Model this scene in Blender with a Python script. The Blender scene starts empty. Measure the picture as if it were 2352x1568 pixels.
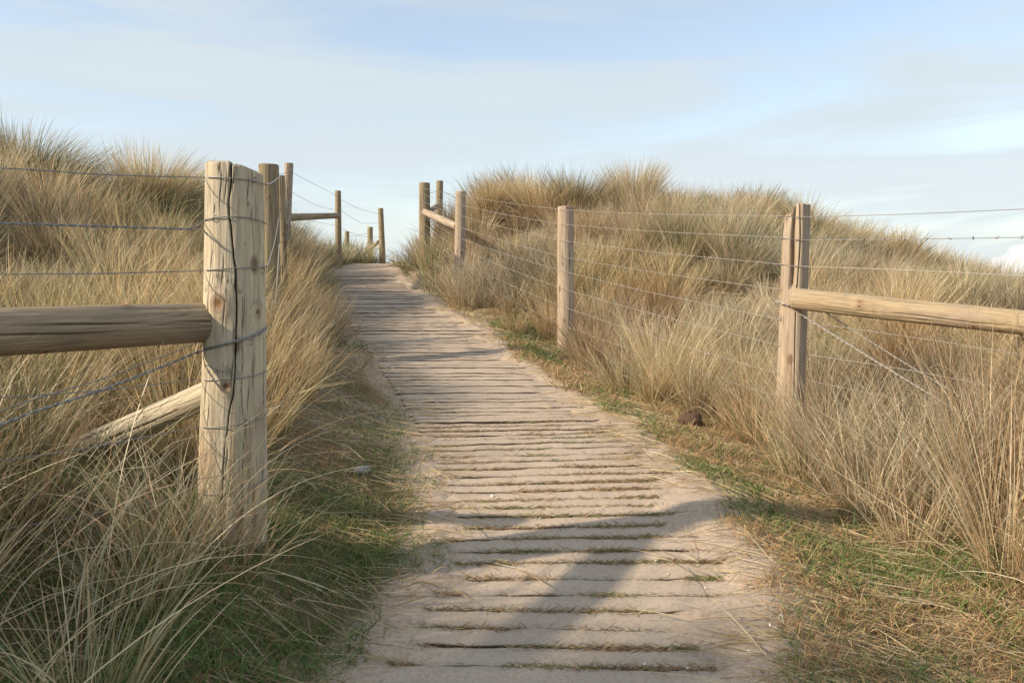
import bpy, math, random
import numpy as np
from mathutils import Vector, Quaternion

# ------------------------------------------------------------------ camera, sky, sun, exposure
sc = bpy.context.scene
EYE = 1.25
F = 1850.0                       # focal length in units of a 2352 px wide picture
HOR = 640.0
PITCH = math.atan((784.0 - HOR) / F)
cam_d = bpy.data.cameras.new('camera')
cam_d.sensor_width = 36.0
cam_d.lens = 36.0 * F / 2352.0
cam_d.clip_start = 0.05
cam_d.clip_end = 5000.0
cam = bpy.data.objects.new('camera', cam_d)
sc.collection.objects.link(cam)
cam.location = (0, 0, EYE)
cam.rotation_euler = (math.radians(90) - PITCH, 0, 0)
sc.camera = cam

SUN_TO = Vector((0.945, 0.327, 0)).normalized()   # the way shadows fall on the ground
SUN_EL = math.radians(28)
world = bpy.data.worlds.new("World")
sc.world = world
world.use_nodes = True
wt = world.node_tree
wn, wl = wt.nodes, wt.links
wn.clear()


def wnode(t, **k):
    n = wn.new(t)
    for a, b in k.items():
        setattr(n, a, b)
    return n


def wmath(op, a, b=None, c=None, clamp=False):
    n = wn.new('ShaderNodeMath')
    n.operation = op
    n.use_clamp = clamp
    for i, v in enumerate((a, b, c)):
        if v is None:
            continue
        if isinstance(v, (int, float)):
            n.inputs[i].default_value = v
        else:
            wl.new(v, n.inputs[i])
    return n.outputs[0]


sky = wnode('ShaderNodeTexSky', sky_type='NISHITA', sun_disc=False)
sky.sun_elevation = SUN_EL
# the sun stands where shadows come from
sky.sun_rotation = math.atan2(-SUN_TO.x, -SUN_TO.y)
sky.air_density = 1.0
sky.dust_density = 0.7
sky.ozone_density = 1.0
tc = wnode('ShaderNodeTexCoord')
sep = wnode('ShaderNodeSeparateXYZ')
wl.new(tc.outputs['Generated'], sep.inputs[0])
dx, dy, dz = sep.outputs
cmb = wnode('ShaderNodeCombineXYZ')
wl.new(wmath('ARCTAN2', dx, dy), cmb.inputs[0])
wl.new(wmath('MULTIPLY', dz, 1.7), cmb.inputs[1])
mp = wnode('ShaderNodeMapping')
mp.inputs['Rotation'].default_value = (0, 0, math.radians(-17))
mp.inputs['Scale'].default_value = (2.1, 8.5, 1)
mp.inputs['Location'].default_value = (1.3, 0.4, 0)
wl.new(cmb.outputs[0], mp.inputs[0])
n1 = wnode('ShaderNodeTexNoise')
n1.inputs['Scale'].default_value = 0.85
n1.inputs['Detail'].default_value = 9
n1.inputs['Roughness'].default_value = 0.55
n1.inputs['Distortion'].default_value = 0.7
wl.new(mp.outputs[0], n1.inputs['Vector'])
n2 = wnode('ShaderNodeTexNoise')
n2.inputs['Scale'].default_value = 2.6
n2.inputs['Detail'].default_value = 3
wl.new(cmb.outputs[0], n2.inputs['Vector'])
cir = wmath('MULTIPLY_ADD', n1.outputs['Fac'], 3.4, -1.3, clamp=True)
brd = wmath('MULTIPLY_ADD', n2.outputs['Fac'], 2.4, -0.8, clamp=True)
cov = wmath('ADD', wmath('MULTIPLY', cir, 0.75), wmath('MULTIPLY', brd, 0.35))
low = wmath('POWER', wmath('SUBTRACT', 1.0, wmath('MAXIMUM', dz, 0.0), clamp=True), 8.0)
low = wmath('MULTIPLY', low, 0.62)
cov = wmath('ADD', wmath('ADD', cov, 0.16), low, clamp=True)
cov = wmath('MINIMUM', cov, 0.93)
mix = wnode('ShaderNodeMixRGB')
wl.new(cov, mix.inputs[0])
hz = wnode('ShaderNodeMixRGB', blend_type='MULTIPLY')
hz.inputs[0].default_value = 1.0
wl.new(sky.outputs[0], hz.inputs[1])
hz.inputs[2].default_value = (0.84, 0.77, 0.72, 1)
wl.new(hz.outputs[0], mix.inputs[1])
ccol = wnode('ShaderNodeMixRGB')
ccol.inputs[1].default_value = (2.02, 2.26, 2.48, 1)
ccol.inputs[2].default_value = (2.50, 2.77, 2.83, 1)
wl.new(wmath('ADD', wmath('MULTIPLY', low, 1.3), wmath('MULTIPLY', cir, 0.35), clamp=True), ccol.inputs[0])
wl.new(ccol.outputs[0], mix.inputs[2])
# low cumulus bank, white, far off to the right
az = wmath('ARCTAN2', dx, dy)
cc = wnode('ShaderNodeCombineXYZ')
wl.new(wmath('MULTIPLY', az, 22.0), cc.inputs[0])
wl.new(wmath('MULTIPLY', dz, 40.0), cc.inputs[1])
n3 = wnode('ShaderNodeTexNoise')
n3.inputs['Scale'].default_value = 1.3
n3.inputs['Detail'].default_value = 5
n3.inputs['Roughness'].default_value = 0.5
wl.new(cc.outputs[0], n3.inputs['Vector'])
top = wmath('MULTIPLY_ADD', n3.outputs['Fac'], 0.055, 0.010)
ramp = wmath('MULTIPLY', wmath('SUBTRACT', az, 0.510), 25.0, clamp=True)
ramp2 = wmath('MULTIPLY', wmath('SUBTRACT', 1.05, az), 5.0, clamp=True)
top = wmath('MULTIPLY', top, wmath('MULTIPLY', ramp, ramp2))
cm = wmath('MULTIPLY', wmath('SUBTRACT', top, dz), 220.0, clamp=True)
cm = wmath('MULTIPLY', cm, wmath('MULTIPLY', wmath('SUBTRACT', az, 0.50), 60.0, clamp=True))
mix2 = wnode('ShaderNodeMixRGB')
wl.new(cm, mix2.inputs[0])
wl.new(mix.outputs[0], mix2.inputs[1])
mix2.inputs[2].default_value = (3.4, 3.35, 3.2, 1)
bg = wnode('ShaderNodeBackground')
bg.inputs['Strength'].default_value = 0.15
wl.new(mix2.outputs[0], bg.inputs['Color'])
wo = wnode('ShaderNodeOutputWorld')
wl.new(bg.outputs[0], wo.inputs[0])

sd = bpy.data.lights.new('sun', 'SUN')
sd.energy = 2.8
sd.angle = math.radians(1.2)
sd.color = (1.0, 0.85, 0.65)
sun = bpy.data.objects.new('sun', sd)
sc.collection.objects.link(sun)
sdir = Vector((SUN_TO.x * math.cos(SUN_EL), SUN_TO.y * math.cos(SUN_EL), -math.sin(SUN_EL)))
sun.rotation_euler = sdir.to_track_quat('-Z', 'Y').to_euler()
sc.view_settings.view_transform = 'Standard'
sc.view_settings.look = 'None'
sc.view_settings.exposure = 1.1
sc.view_settings.gamma = 1.0
sc.render.engine = 'CYCLES'
sc.cycles.max_bounces = 6
sc.cycles.diffuse_bounces = 3
sc.cycles.transmission_bounces = 4
sc.cycles.transparent_max_bounces = 4

rng = np.random.default_rng(7)
random.seed(7)

# ------------------------------------------------------------------ survey helpers


def P(px, py, Y):
    """point of the place seen at (px,py) of the photo's 2352 px frame, Y metres ahead"""
    u = (px - 1176.0) / F
    v = (784.0 - py) / F
    cp, sp = math.cos(PITCH), math.sin(PITCH)
    d = (u, cp + v * sp, -sp + v * cp)
    k = Y / d[1]
    return Vector((d[0] * k, Y, d[2] * k + EYE))


_tab = np.random.default_rng(3).random((256, 256))


def vn(x, y, s=0):
    """value noise 0..1"""
    x = np.asarray(x, float) + s * 17.31
    y = np.asarray(y, float) + s * 9.77
    xi = np.floor(x).astype(int)
    yi = np.floor(y).astype(int)
    fx = x - xi
    fy = y - yi
    fx = fx * fx * (3 - 2 * fx)
    fy = fy * fy * (3 - 2 * fy)
    a = _tab[xi % 256, yi % 256]
    b = _tab[(xi + 1) % 256, yi % 256]
    c = _tab[xi % 256, (yi + 1) % 256]
    d = _tab[(xi + 1) % 256, (yi + 1) % 256]
    return (a * (1 - fx) + b * fx) * (1 - fy) + (c * (1 - fx) + d * fx) * fy


def fbm(x, y, s=0, o=3):
    t = 0
    a = 0.5
    n = 0
    for i in range(o):
        t = t + a * vn(np.asarray(x) * 2 ** i, np.asarray(y) * 2 ** i, s + i * 5)
        n += a
        a *= 0.5
    return t / n


def sstep(a, b, x):
    t = np.clip((x - a) / (b - a), 0, 1)
    return t * t * (3 - 2 * t)


# ------------------------------------------------------------------ the lie of the land
ROWS = [(1568, 800, 1800, 2.25), (1400, 950, 1775, 2.7), (1300, 995, 1750, 3.0), (1200, 1025, 1700, 3.35),
        (1100, 1010, 1600, 3.85), (1010, 985, 1495, 4.4), (900, 915, 1310, 5.6), (800, 840, 1165, 6.9),
        (700, 775, 1005, 9.4), (642, 752, 930, 12.0), (608, 765, 905, 14.2)]
rY, rL, rR, rZ = [], [], [], []
for y, xl, xr, Y in ROWS:
    a = P(xl, y, Y)
    b = P(xr, y, Y)
    rY.append(Y)
    rL.append(a.x)
    rR.append(b.x)
    rZ.append(a.z)
rY = [-8, 0.8] + rY + [15.3, 17.0, 20, 26]
rL = [-0.2, -0.3] + rL + [-2.42, -2.2, -1.9, -1.5]
rR = [1.1, 1.0] + rR + [-1.3, -1.0, -0.7, -0.3]
rZ = [0.06, 0.09] + rZ + [rZ[-1] - 0.06, rZ[-1] - 0.25, rZ[-1] - 0.95, rZ[-1] - 2.2]
_ty = np.linspace(-8, 26, 1701)
_k = np.hanning(41)
_k /= _k.sum()


def _sm(v):
    a = np.interp(_ty, rY, v)
    p = np.pad(a, 20, mode='reflect', reflect_type='odd')
    return np.convolve(p, _k, mode='valid')


_L, _R, _Z = _sm(rL), _sm(rR), _sm(rZ)


def pL(Y): return np.interp(Y, _ty, _L)
def pR(Y): return np.interp(Y, _ty, _R)
def pZ(Y): return np.interp(Y, _ty, _Z)


CP = []
for px, py, Y in [
    # left bank
    (575, 1215, 2.87), (617, 780, 6.2), (663, 625, 10.0), (776, 612, 13.5), (870, 610, 15.5),
    (90, 470, 8.5), (225, 535, 9.0), (350, 480, 9.2), (470, 560, 10.0), (0, 445, 8.2), (560, 540, 11.5), (690, 560, 12.5),
    (250, 720, 5.6), (0, 930, 3.6), (250, 1080, 3.3), (0, 1250, 2.55), (300, 1450, 2.1), (60, 1600, 1.95),
    (480, 850, 4.6), (450, 640, 7.5), (200, 560, 7.2), (-300, 480, 7.5), (-300, 900, 3.4), (-700, 1000, 2.6),
    (800, 1075, 3.85), (700, 1160, 3.45), (820, 1330, 2.9), (740, 950, 4.6), (720, 690, 8.5),
    (-200, 1500, 1.7),
    # right bank
    (1812, 1005, 4.7), (1298, 800, 7.4), (1057, 674, 10.3), (975, 612, 13.0), (1010, 575, 14.5),
    (1100, 500, 13.0), (1250, 480, 12.5), (1380, 520, 12.5), (1450, 505, 12.5), (1600, 512, 13.0), (1700, 512, 13.0), (1880, 540, 12.5),
    (1985, 672, 12.0), (2100, 618, 14.0), (2250, 702, 13.0), (2400, 778, 11.5), (2700, 790, 11),
    (1200, 590, 10.8), (1450, 605, 9.5), (1600, 690, 8.2), (1800, 635, 9.5), (1480, 880, 6.3), (2000, 735, 7.2), (2200, 790, 6.3),
    (2100, 1010, 4.8), (2352, 1000, 4.6), (1950, 1170, 3.8), (2300, 1290, 3.2), (2250, 1568, 2.35), (1720, 1060, 4.35),
    (2700, 1100, 3.6), (2352, 860, 6.0), (2900, 900, 5.0), (1900, 1400, 2.75),
]:
    q = P(px, py, Y)
    CP.append((q.x, q.y, q.z))
# ground behind the crests and around the viewpoint
CP += [(-8, 14, 1.15), (-5, 16, 0.85), (-12, 9, 1.8), (3, 17, 1.0), (8, 17, 0.4), (12, 12, 0.5), (-2, 19, 0.4), (0, 18, 0.8),
       (1.5, 1.2, -0.02), (-1.3, 1.0, 0.1), (0, -3, -0.05), (4, -2, 0.1), (-4, -2, 0.4), (6, 2, 0.3), (9, 6, 0.2), (-5, 3, 1.0),
       (-9, 3, 1.1), (0, -8, -0.2), (8, -8, 0), (-8, -8, 0.2)]
for i in range(2, 13):
    CP.append(((rL[i] + rR[i]) / 2, rY[i], rZ[i]))
CP = np.array(CP)


def _tps_solve(C, lam=0.02):
    n = len(C)
    d = np.hypot(C[:, None, 0] - C[None, :, 0], C[:, None, 1] - C[None, :, 1])
    K = np.where(d > 0, d * d * np.log(d + 1e-12), 0) + lam * np.eye(n)
    Q = np.c_[np.ones(n), C[:, :2]]
    A = np.zeros((n + 3, n + 3))
    A[:n, :n] = K
    A[:n, n:] = Q
    A[n:, :n] = Q.T
    return np.linalg.solve(A, np.r_[C[:, 2], 0, 0, 0])


_W = _tps_solve(CP)


def tps(x, y):
    x = np.asarray(x, float)
    y = np.asarray(y, float)
    out = _W[-3] + _W[-2] * x + _W[-1] * y
    for (cx, cy, cz), w in zip(CP, _W[:-3]):
        d2 = (x - cx) ** 2 + (y - cy) ** 2
        out = out + w * 0.5 * d2 * np.log(d2 + 1e-12)
    return out


def off_path(x, y):
    """distance outside the path's edges (negative on it)"""
    return np.maximum(pL(y) - x, x - pR(y))


def ground(x, y, fine=True):
    x = np.asarray(x, float)
    y = np.asarray(y, float)
    xc = np.clip(x, -14, 14)
    yc = np.clip(y, -9, 20)
    z = tps(xc, yc)
    o = off_path(x, y)
    m = sstep(0.0, 0.55, o)
    hum = sstep(0.4, 1.6, o)
    z = z + hum * ((fbm(x * 1.5, y * 1.5, 2, 2) - 0.5) * 0.36 + (vn(x * 0.5, y * 0.5, 4) - 0.5) * 0.25)
    z = pZ(y) * (1 - m) + z * m
    z = z + 1.9 * np.exp(-((x + 3.9) / 0.95) ** 2 - ((y - 0.55) / 0.85) ** 2)  # unseen mound left of the frame, added to shade the near grass
    r = np.hypot(x, y - 6)
    far = sstep(13, 24, r)
    z = z * (1 - far) + (-3.0) * far
    if fine:
        # blown sand: low in the middle of the track, over the slats at the sides
        side = (x - pL(y)) / (pR(y) - pL(y))
        n = fbm(x * 3.0, y * 7.0, 6, 3)
        edge_r = sstep(0.80, 1.0, side + (n - 0.5) * 0.35 + 0.06 * sstep(5, 3, y)) * 0.034
        edge_l = sstep(0.09, -0.02, side + (n - 0.5) * 0.16) * np.where(y < 4.5, 0.024, 0.016)
        base = -0.012 - 0.009 * sstep(3.2, 4.4, y) + 0.034 * (fbm(x * 4.0, y * 20.0, 9, 3) - 0.5)
        topb = sstep(12.2, 12.8, y) * 0.045
        on = sstep(0.12, 0.0, o)
        z = z + on * (base + edge_r + edge_l + topb)
        # path edge stands proud of the ground on the left, higher up the slope
        gul = sstep(4.3, 5.0, y) * sstep(9.5, 8.0, y) * np.exp(-((x - pL(y) + 0.07) / 0.06) ** 2) * 0.012
        z = z - gul
        z = z + (1 - on) * (fbm(x * 9, y * 9, 11, 3) - 0.5) * 0.03
    return z


MLY = [0.0, 2.0, 3.0, 3.85, 5.0, 6.2, 9.0, 12.0, 15, 26]
MLX = [-0.98, -0.96, -1.02, -1.16, -1.30, -1.50, -2.02, -2.80, -2.5, -1.6]
MRY = [0.0, 2.25, 3.0, 3.7, 4.3, 5.0, 6.0, 7.4, 9.4, 12.0, 14.8, 26]
MRX = [1.8, 1.85, 1.80, 1.60, 1.45, 1.22, 0.80, 0.24, -0.66, -1.50, -1.5, -0.3]


def marram_in(x, y):
    """metres inside the tall grass"""
    return np.maximum(np.interp(y, MLY, MLX) - x, x - np.interp(y, MRY, MRX))


# ------------------------------------------------------------------ object helpers
COL = sc.collection


def link(o, parent=None):
    COL.objects.link(o)
    if parent is not None:
        o.parent = parent
    return o


def tag(o, label=None, cat=None, group=None, kind=None):
    if label:
        o['label'] = label
    if cat:
        o['category'] = cat
    if group:
        o['group'] = group
    if kind:
        o['kind'] = kind
    return o


def empty(name, loc):
    o = bpy.data.objects.new(name, None)
    o.location = loc
    o.empty_display_size = 0.1
    return link(o)


def np_mesh(name, verts, loops, sizes, mat, cols=None, smooth=True, attrs=None):
    me = bpy.data.meshes.new(name)
    verts = np.ascontiguousarray(verts, dtype=np.float32)
    loops = np.ascontiguousarray(loops, dtype=np.int32)
    sizes = np.ascontiguousarray(sizes, dtype=np.int32)
    me.vertices.add(len(verts))
    me.vertices.foreach_set('co', verts.ravel())
    me.loops.add(len(loops))
    me.loops.foreach_set('vertex_index', loops)
    me.polygons.add(len(sizes))
    starts = np.zeros(len(sizes), np.int32)
    starts[1:] = np.cumsum(sizes)[:-1]
    me.polygons.foreach_set('loop_start', starts)
    me.polygons.foreach_set('use_smooth', np.full(len(sizes), smooth, dtype=bool))
    me.update(calc_edges=True)
    if cols is not None:
        a = me.color_attributes.new('tint', 'FLOAT_COLOR', 'POINT')
        c = np.ones((len(verts), 4), np.float32)
        c[:, :3] = cols
        a.data.foreach_set('color', c.ravel())
    for k, v in (attrs or {}).items():
        a = me.attributes.new(k, 'FLOAT', 'POINT')
        a.data.foreach_set('value', np.ascontiguousarray(v, dtype=np.float32))
    me.materials.append(mat)
    me.validate()
    return me


def grid_faces(nu, nv, wrap_u=False, base=0):
    """rows nv of nu verts"""
    ui = np.arange(nu if wrap_u else nu - 1)
    vi = np.arange(nv - 1)
    U, V = np.meshgrid(ui, vi)
    U2 = (U + 1) % nu
    a = V * nu + U
    b = V * nu + U2
    c = (V + 1) * nu + U2
    d = (V + 1) * nu + U
    return (np.stack([a, b, c, d], -1).reshape(-1, 4) + base)


# ------------------------------------------------------------------ materials
def material(name):
    m = bpy.data.materials.new(name)
    m.use_nodes = True
    nt = m.node_tree
    nt.nodes.clear()
    return m, nt.nodes, nt.links


def rampn(ns, stops):
    r = ns.new('ShaderNodeValToRGB')
    e = r.color_ramp.elements
    while len(e) > 1:
        e.remove(e[0])
    e[0].position = stops[0][0]
    e[0].color = (*stops[0][1], 1)
    for p, c in stops[1:]:
        q = e.new(p)
        q.color = (*c, 1)
    return r


def grass_material(name, transl=0.50, gloss=0.05):
    m, ns, ls = material(name)
    at = ns.new('ShaderNodeAttribute')
    at.attribute_name = 'tint'
    d = ns.new('ShaderNodeBsdfDiffuse')
    t = ns.new('ShaderNodeBsdfTranslucent')
    g = ns.new('ShaderNodeBsdfGlossy')
    g.inputs['Roughness'].default_value = 0.45
    g.inputs['Color'].default_value = (0.8, 0.8, 0.75, 1)
    mx = ns.new('ShaderNodeMixShader')
    mx.inputs[0].default_value = transl
    m2 = ns.new('ShaderNodeMixShader')
    m2.inputs[0].default_value = gloss
    ls.new(at.outputs['Color'], d.inputs[0])
    ls.new(at.outputs['Color'], t.inputs[0])
    ls.new(d.outputs[0], mx.inputs[1])
    ls.new(t.outputs[0], mx.inputs[2])
    ls.new(mx.outputs[0], m2.inputs[1])
    ls.new(g.outputs[0], m2.inputs[2])
    o = ns.new('ShaderNodeOutputMaterial')
    ls.new(m2.outputs[0], o.inputs[0])
    return m


def noise(ns, ls, vec, scale, detail=4, rough=0.55, dist=0.0):
    n = ns.new('ShaderNodeTexNoise')
    n.inputs['Scale'].default_value = scale
    n.inputs['Detail'].default_value = detail
    n.inputs['Roughness'].default_value = rough
    n.inputs['Distortion'].default_value = dist
    ls.new(vec, n.inputs['Vector'])
    return n.outputs['Fac']


def mixc(ns, ls, f, a, b, mode='MIX'):
    n = ns.new('ShaderNodeMixRGB')
    n.blend_type = mode
    for i, v in ((0, f), (1, a), (2, b)):
        if isinstance(v, (int, float)):
            n.inputs[i].default_value = v
        elif isinstance(v, tuple):
            n.inputs[i].default_value = (*v, 1)
        else:
            ls.new(v, n.inputs[i])
    return n.outputs[0]


def mth(ns, ls, op, a, b=None, c=None, clamp=False):
    n = ns.new('ShaderNodeMath')
    n.operation = op
    n.use_clamp = clamp
    for i, v in enumerate((a, b, c)):
        if v is None:
            continue
        if isinstance(v, (int, float)):
            n.inputs[i].default_value = v
        else:
            ls.new(v, n.inputs[i])
    return n.outputs[0]


SAND = (0.53, 0.425, 0.32)
SAND2 = (0.43, 0.34, 0.255)


def ground_material():
    m, ns, ls = material('sandy ground')
    tcn = ns.new('ShaderNodeTexCoord')
    v = tcn.outputs['Object']
    b = ns.new('ShaderNodeBsdfPrincipled')
    b.inputs['Roughness'].default_value = 0.95
    b.inputs['Specular IOR Level'].default_value = 0.15
    a1 = ns.new('ShaderNodeAttribute')
    a1.attribute_name = 'thatch'
    a2 = ns.new('ShaderNodeAttribute')
    a2.attribute_name = 'gap'
    n1 = noise(ns, ls, v, 2.2, 6, 0.6)
    n2 = noise(ns, ls, v, 60, 5, 0.7)
    n3 = noise(ns, ls, v, 300, 3, 0.7)
    sand = mixc(ns, ls, mth(ns, ls, 'MULTIPLY_ADD', n1, 2.4, -0.7, clamp=True), SAND, SAND2)
    sand = mixc(ns, ls, mth(ns, ls, 'MULTIPLY_ADD', n2, 3.0, -1.25, clamp=True), sand, (0.30, 0.21, 0.15))
    n4 = noise(ns, ls, v, 140, 3, 0.8)
    sand = mixc(ns, ls, mth(ns, ls, 'MULTIPLY_ADD', n4, 6.0, -3.4, clamp=True), sand, (0.24, 0.165, 0.115))
    sand = mixc(ns, ls, mth(ns, ls, 'MULTIPLY_ADD', n3, 6.0, -3.6, clamp=True), sand, (0.66, 0.56, 0.46))
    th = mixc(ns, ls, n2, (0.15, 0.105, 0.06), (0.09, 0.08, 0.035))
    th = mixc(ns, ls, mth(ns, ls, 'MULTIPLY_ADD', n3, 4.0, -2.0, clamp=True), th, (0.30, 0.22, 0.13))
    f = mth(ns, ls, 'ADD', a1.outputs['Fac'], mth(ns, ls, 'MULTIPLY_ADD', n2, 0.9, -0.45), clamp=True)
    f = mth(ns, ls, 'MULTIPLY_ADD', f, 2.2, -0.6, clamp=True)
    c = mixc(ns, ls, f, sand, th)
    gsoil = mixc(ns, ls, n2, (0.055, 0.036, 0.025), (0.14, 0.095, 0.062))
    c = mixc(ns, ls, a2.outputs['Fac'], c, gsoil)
    ls.new(c, b.inputs['Base Color'])
    bp = ns.new('ShaderNodeBump')
    bp.inputs['Strength'].default_value = 0.5
    bp.inputs['Distance'].default_value = 0.006
    ls.new(mth(ns, ls, 'ADD', n2, mth(ns, ls, 'MULTIPLY', n3, 0.5)), bp.inputs['Height'])
    ls.new(bp.outputs[0], b.inputs['Normal'])
    o = ns.new('ShaderNodeOutputMaterial')
    ls.new(b.outputs[0], o.inputs[0])
    return m


def slat_material():
    m, ns, ls = material('sand worn slat timber')
    tcn = ns.new('ShaderNodeTexCoord')
    v = tcn.outputs['Object']
    at = ns.new('ShaderNodeAttribute')
    at.attribute_name = 'wear_shade'
    b = ns.new('ShaderNodeBsdfPrincipled')
    b.inputs['Roughness'].default_value = 0.9
    b.inputs['Specular IOR Level'].default_value = 0.2
    mpn = ns.new('ShaderNodeMapping')
    mpn.inputs['Scale'].default_value = (3, 70, 40)
    ls.new(v, mpn.inputs[0])
    grain = noise(ns, ls, mpn.outputs[0], 1.0, 5, 0.6, 0.4)
    n1 = noise(ns, ls, v, 2.4, 6, 0.6)
    n2 = noise(ns, ls, v, 70, 5, 0.7)
    n3 = noise(ns, ls, v, 320, 3, 0.7)
    wood = mixc(ns, ls, grain, (0.24, 0.185, 0.14), (0.54, 0.44, 0.34))
    sand = mixc(ns, ls, mth(ns, ls, 'MULTIPLY_ADD', n1, 2.4, -0.7, clamp=True), SAND, SAND2)
    sand = mixc(ns, ls, mth(ns, ls, 'MULTIPLY_ADD', n2, 3.0, -1.45, clamp=True), sand, (0.30, 0.215, 0.155))
    n4 = noise(ns, ls, v, 140, 3, 0.8)
    sand = mixc(ns, ls, mth(ns, ls, 'MULTIPLY_ADD', n4, 6.0, -3.5, clamp=True), sand, (0.25, 0.17, 0.12))
    sand = mixc(ns, ls, mth(ns, ls, 'MULTIPLY_ADD', n3, 6.0, -3.6, clamp=True), sand, (0.66, 0.56, 0.47))
    f = mth(ns, ls, 'ADD', at.outputs['Fac'], mth(ns, ls, 'MULTIPLY_ADD', n2, 1.0, -0.5), clamp=True)
    c = mixc(ns, ls, f, sand, wood)
    c = mixc(ns, ls, mth(ns, ls, 'SUBTRACT', at.outputs['Fac'], 1.0, clamp=True), c, (0.075, 0.05, 0.035))  # slat sides coloured dark to stand for shade in the gaps
    ls.new(c, b.inputs['Base Color'])
    bp = ns.new('ShaderNodeBump')
    bp.inputs['Strength'].default_value = 0.5
    bp.inputs['Distance'].default_value = 0.004
    ls.new(mth(ns, ls, 'ADD', n2, grain), bp.inputs['Height'])
    ls.new(bp.outputs[0], b.inputs['Normal'])
    o = ns.new('ShaderNodeOutputMaterial')
    ls.new(b.outputs[0], o.inputs[0])
    return m


def wood_material(name, pale, mid, dark, stain=(0.30, 0.26, 0.10), stain_amt=0.3, swirl=0.6):
    m, ns, ls = material(name)
    tcn = ns.new('ShaderNodeTexCoord')
    v = tcn.outputs['Object']
    b = ns.new('ShaderNodeBsdfPrincipled')
    b.inputs['Roughness'].default_value = 0.82
    b.inputs['Specular IOR Level'].default_value = 0.25
    mpn = ns.new('ShaderNodeMapping')
    mpn.inputs['Scale'].default_value = (34, 34, 2.2)
    ls.new(v, mpn.inputs[0])
    g1 = noise(ns, ls, mpn.outputs[0], 1.0, 6, 0.62, swirl)
    mp2 = ns.new('ShaderNodeMapping')
    mp2.inputs['Scale'].default_value = (130, 130, 5)
    ls.new(v, mp2.inputs[0])
    g2 = noise(ns, ls, mp2.outputs[0], 1.0, 4, 0.6, 0.2)
    mp3 = ns.new('ShaderNodeMapping')
    mp3.inputs['Scale'].default_value = (9, 9, 2.5)
    ls.new(v, mp3.inputs[0])
    big = noise(ns, ls, mp3.outputs[0], 1.0, 4, 0.55)
    c = mixc(ns, ls, mth(ns, ls, 'MULTIPLY_ADD', g1, 2.6, -0.8, clamp=True), pale, mid)
    mr = ns.new('ShaderNodeMapping')
    mr.inputs['Scale'].default_value = (8, 8, 1.1)
    ls.new(v, mr.inputs[0])
    rg = noise(ns, ls, mr.outputs[0], 1.0, 2.5, 0.45, swirl * 0.5)
    rg = mth(ns, ls, 'SINE', mth(ns, ls, 'MULTIPLY', rg, 95.0))
    c = mixc(ns, ls, mth(ns, ls, 'MULTIPLY', mth(ns, ls, 'MULTIPLY_ADD', rg, 0.9, 0.05, clamp=True), 0.16 + 0.2 * swirl), c, mid)
    c = mixc(ns, ls, mth(ns, ls, 'MULTIPLY', mth(ns, ls, 'MULTIPLY_ADD', g2, 7.0, -3.9, clamp=True), 0.8), c, dark)
    ms = ns.new('ShaderNodeMapping')
    ms.inputs['Scale'].default_value = (60, 60, 14)
    ls.new(v, ms.inputs[0])
    sp = noise(ns, ls, ms.outputs[0], 1.0, 3, 0.6)
    c = mixc(ns, ls, mth(ns, ls, 'MULTIPLY_ADD', sp, 9.0, -6.1, clamp=True), c, dark)
    c = mixc(ns, ls, mth(ns, ls, 'MULTIPLY', mth(ns, ls, 'MULTIPLY_ADD', big, 3.2, -1.5, clamp=True), stain_amt), c, stain)
    # knots
    mk = ns.new('ShaderNodeMapping')
    mk.inputs['Scale'].default_value = (7, 7, 3.4)
    ls.new(v, mk.inputs[0])
    vo = ns.new('ShaderNodeTexVoronoi')
    vo.inputs['Scale'].default_value = 1.0
    ls.new(mk.outputs[0], vo.inputs['Vector'])
    kf = mth(ns, ls, 'MULTIPLY_ADD', vo.outputs['Distance'], -14.0, 2.0, clamp=True)
    c = mixc(ns, ls, mth(ns, ls, 'MULTIPLY', kf, 0.75), c, (0.12, 0.07, 0.04))
    # grey weathering of the end grain and the marks carried by the mesh
    am = ns.new('ShaderNodeAttribute')
    am.attribute_name = 'mark'
    ak = ns.new('ShaderNodeAttribute')
    ak.attribute_name = 'knot'
    c = mixc(ns, ls, ak.outputs['Fac'], c, (0.22, 0.105, 0.045))
    c = mixc(ns, ls, am.outputs['Fac'], c, (0.030, 0.020, 0.012))
    ls.new(c, b.inputs['Base Color'])
    bp = ns.new('ShaderNodeBump')
    bp.inputs['Strength'].default_value = 1.0
    bp.inputs['Distance'].default_value = 0.006
    ls.new(mth(ns, ls, 'MULTIPLY_ADD', g2, -0.9, g1), bp.inputs['Height'])
    ls.new(bp.outputs[0], b.inputs['Normal'])
    o = ns.new('ShaderNodeOutputMaterial')
    ls.new(b.outputs[0], o.inputs[0])
    return m


def simple_material(name, c1, c2, scale, rough=0.6, metal=0.0):
    m, ns, ls = material(name)
    tcn = ns.new('ShaderNodeTexCoord')
    b = ns.new('ShaderNodeBsdfPrincipled')
    b.inputs['Roughness'].default_value = rough
    b.inputs['Metallic'].default_value = metal
    n = noise(ns, ls, tcn.outputs['Object'], scale, 4, 0.6)
    ls.new(mixc(ns, ls, mth(ns, ls, 'MULTIPLY_ADD', n, 2.4, -0.7, clamp=True), c1, c2), b.inputs['Base Color'])
    bp = ns.new('ShaderNodeBump')
    bp.inputs['Strength'].default_value = 0.4
    bp.inputs['Distance'].default_value = 0.003
    ls.new(n, bp.inputs['Height'])
    ls.new(bp.outputs[0], b.inputs['Normal'])
    o = ns.new('ShaderNodeOutputMaterial')
    ls.new(b.outputs[0], o.inputs[0])
    return m


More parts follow.
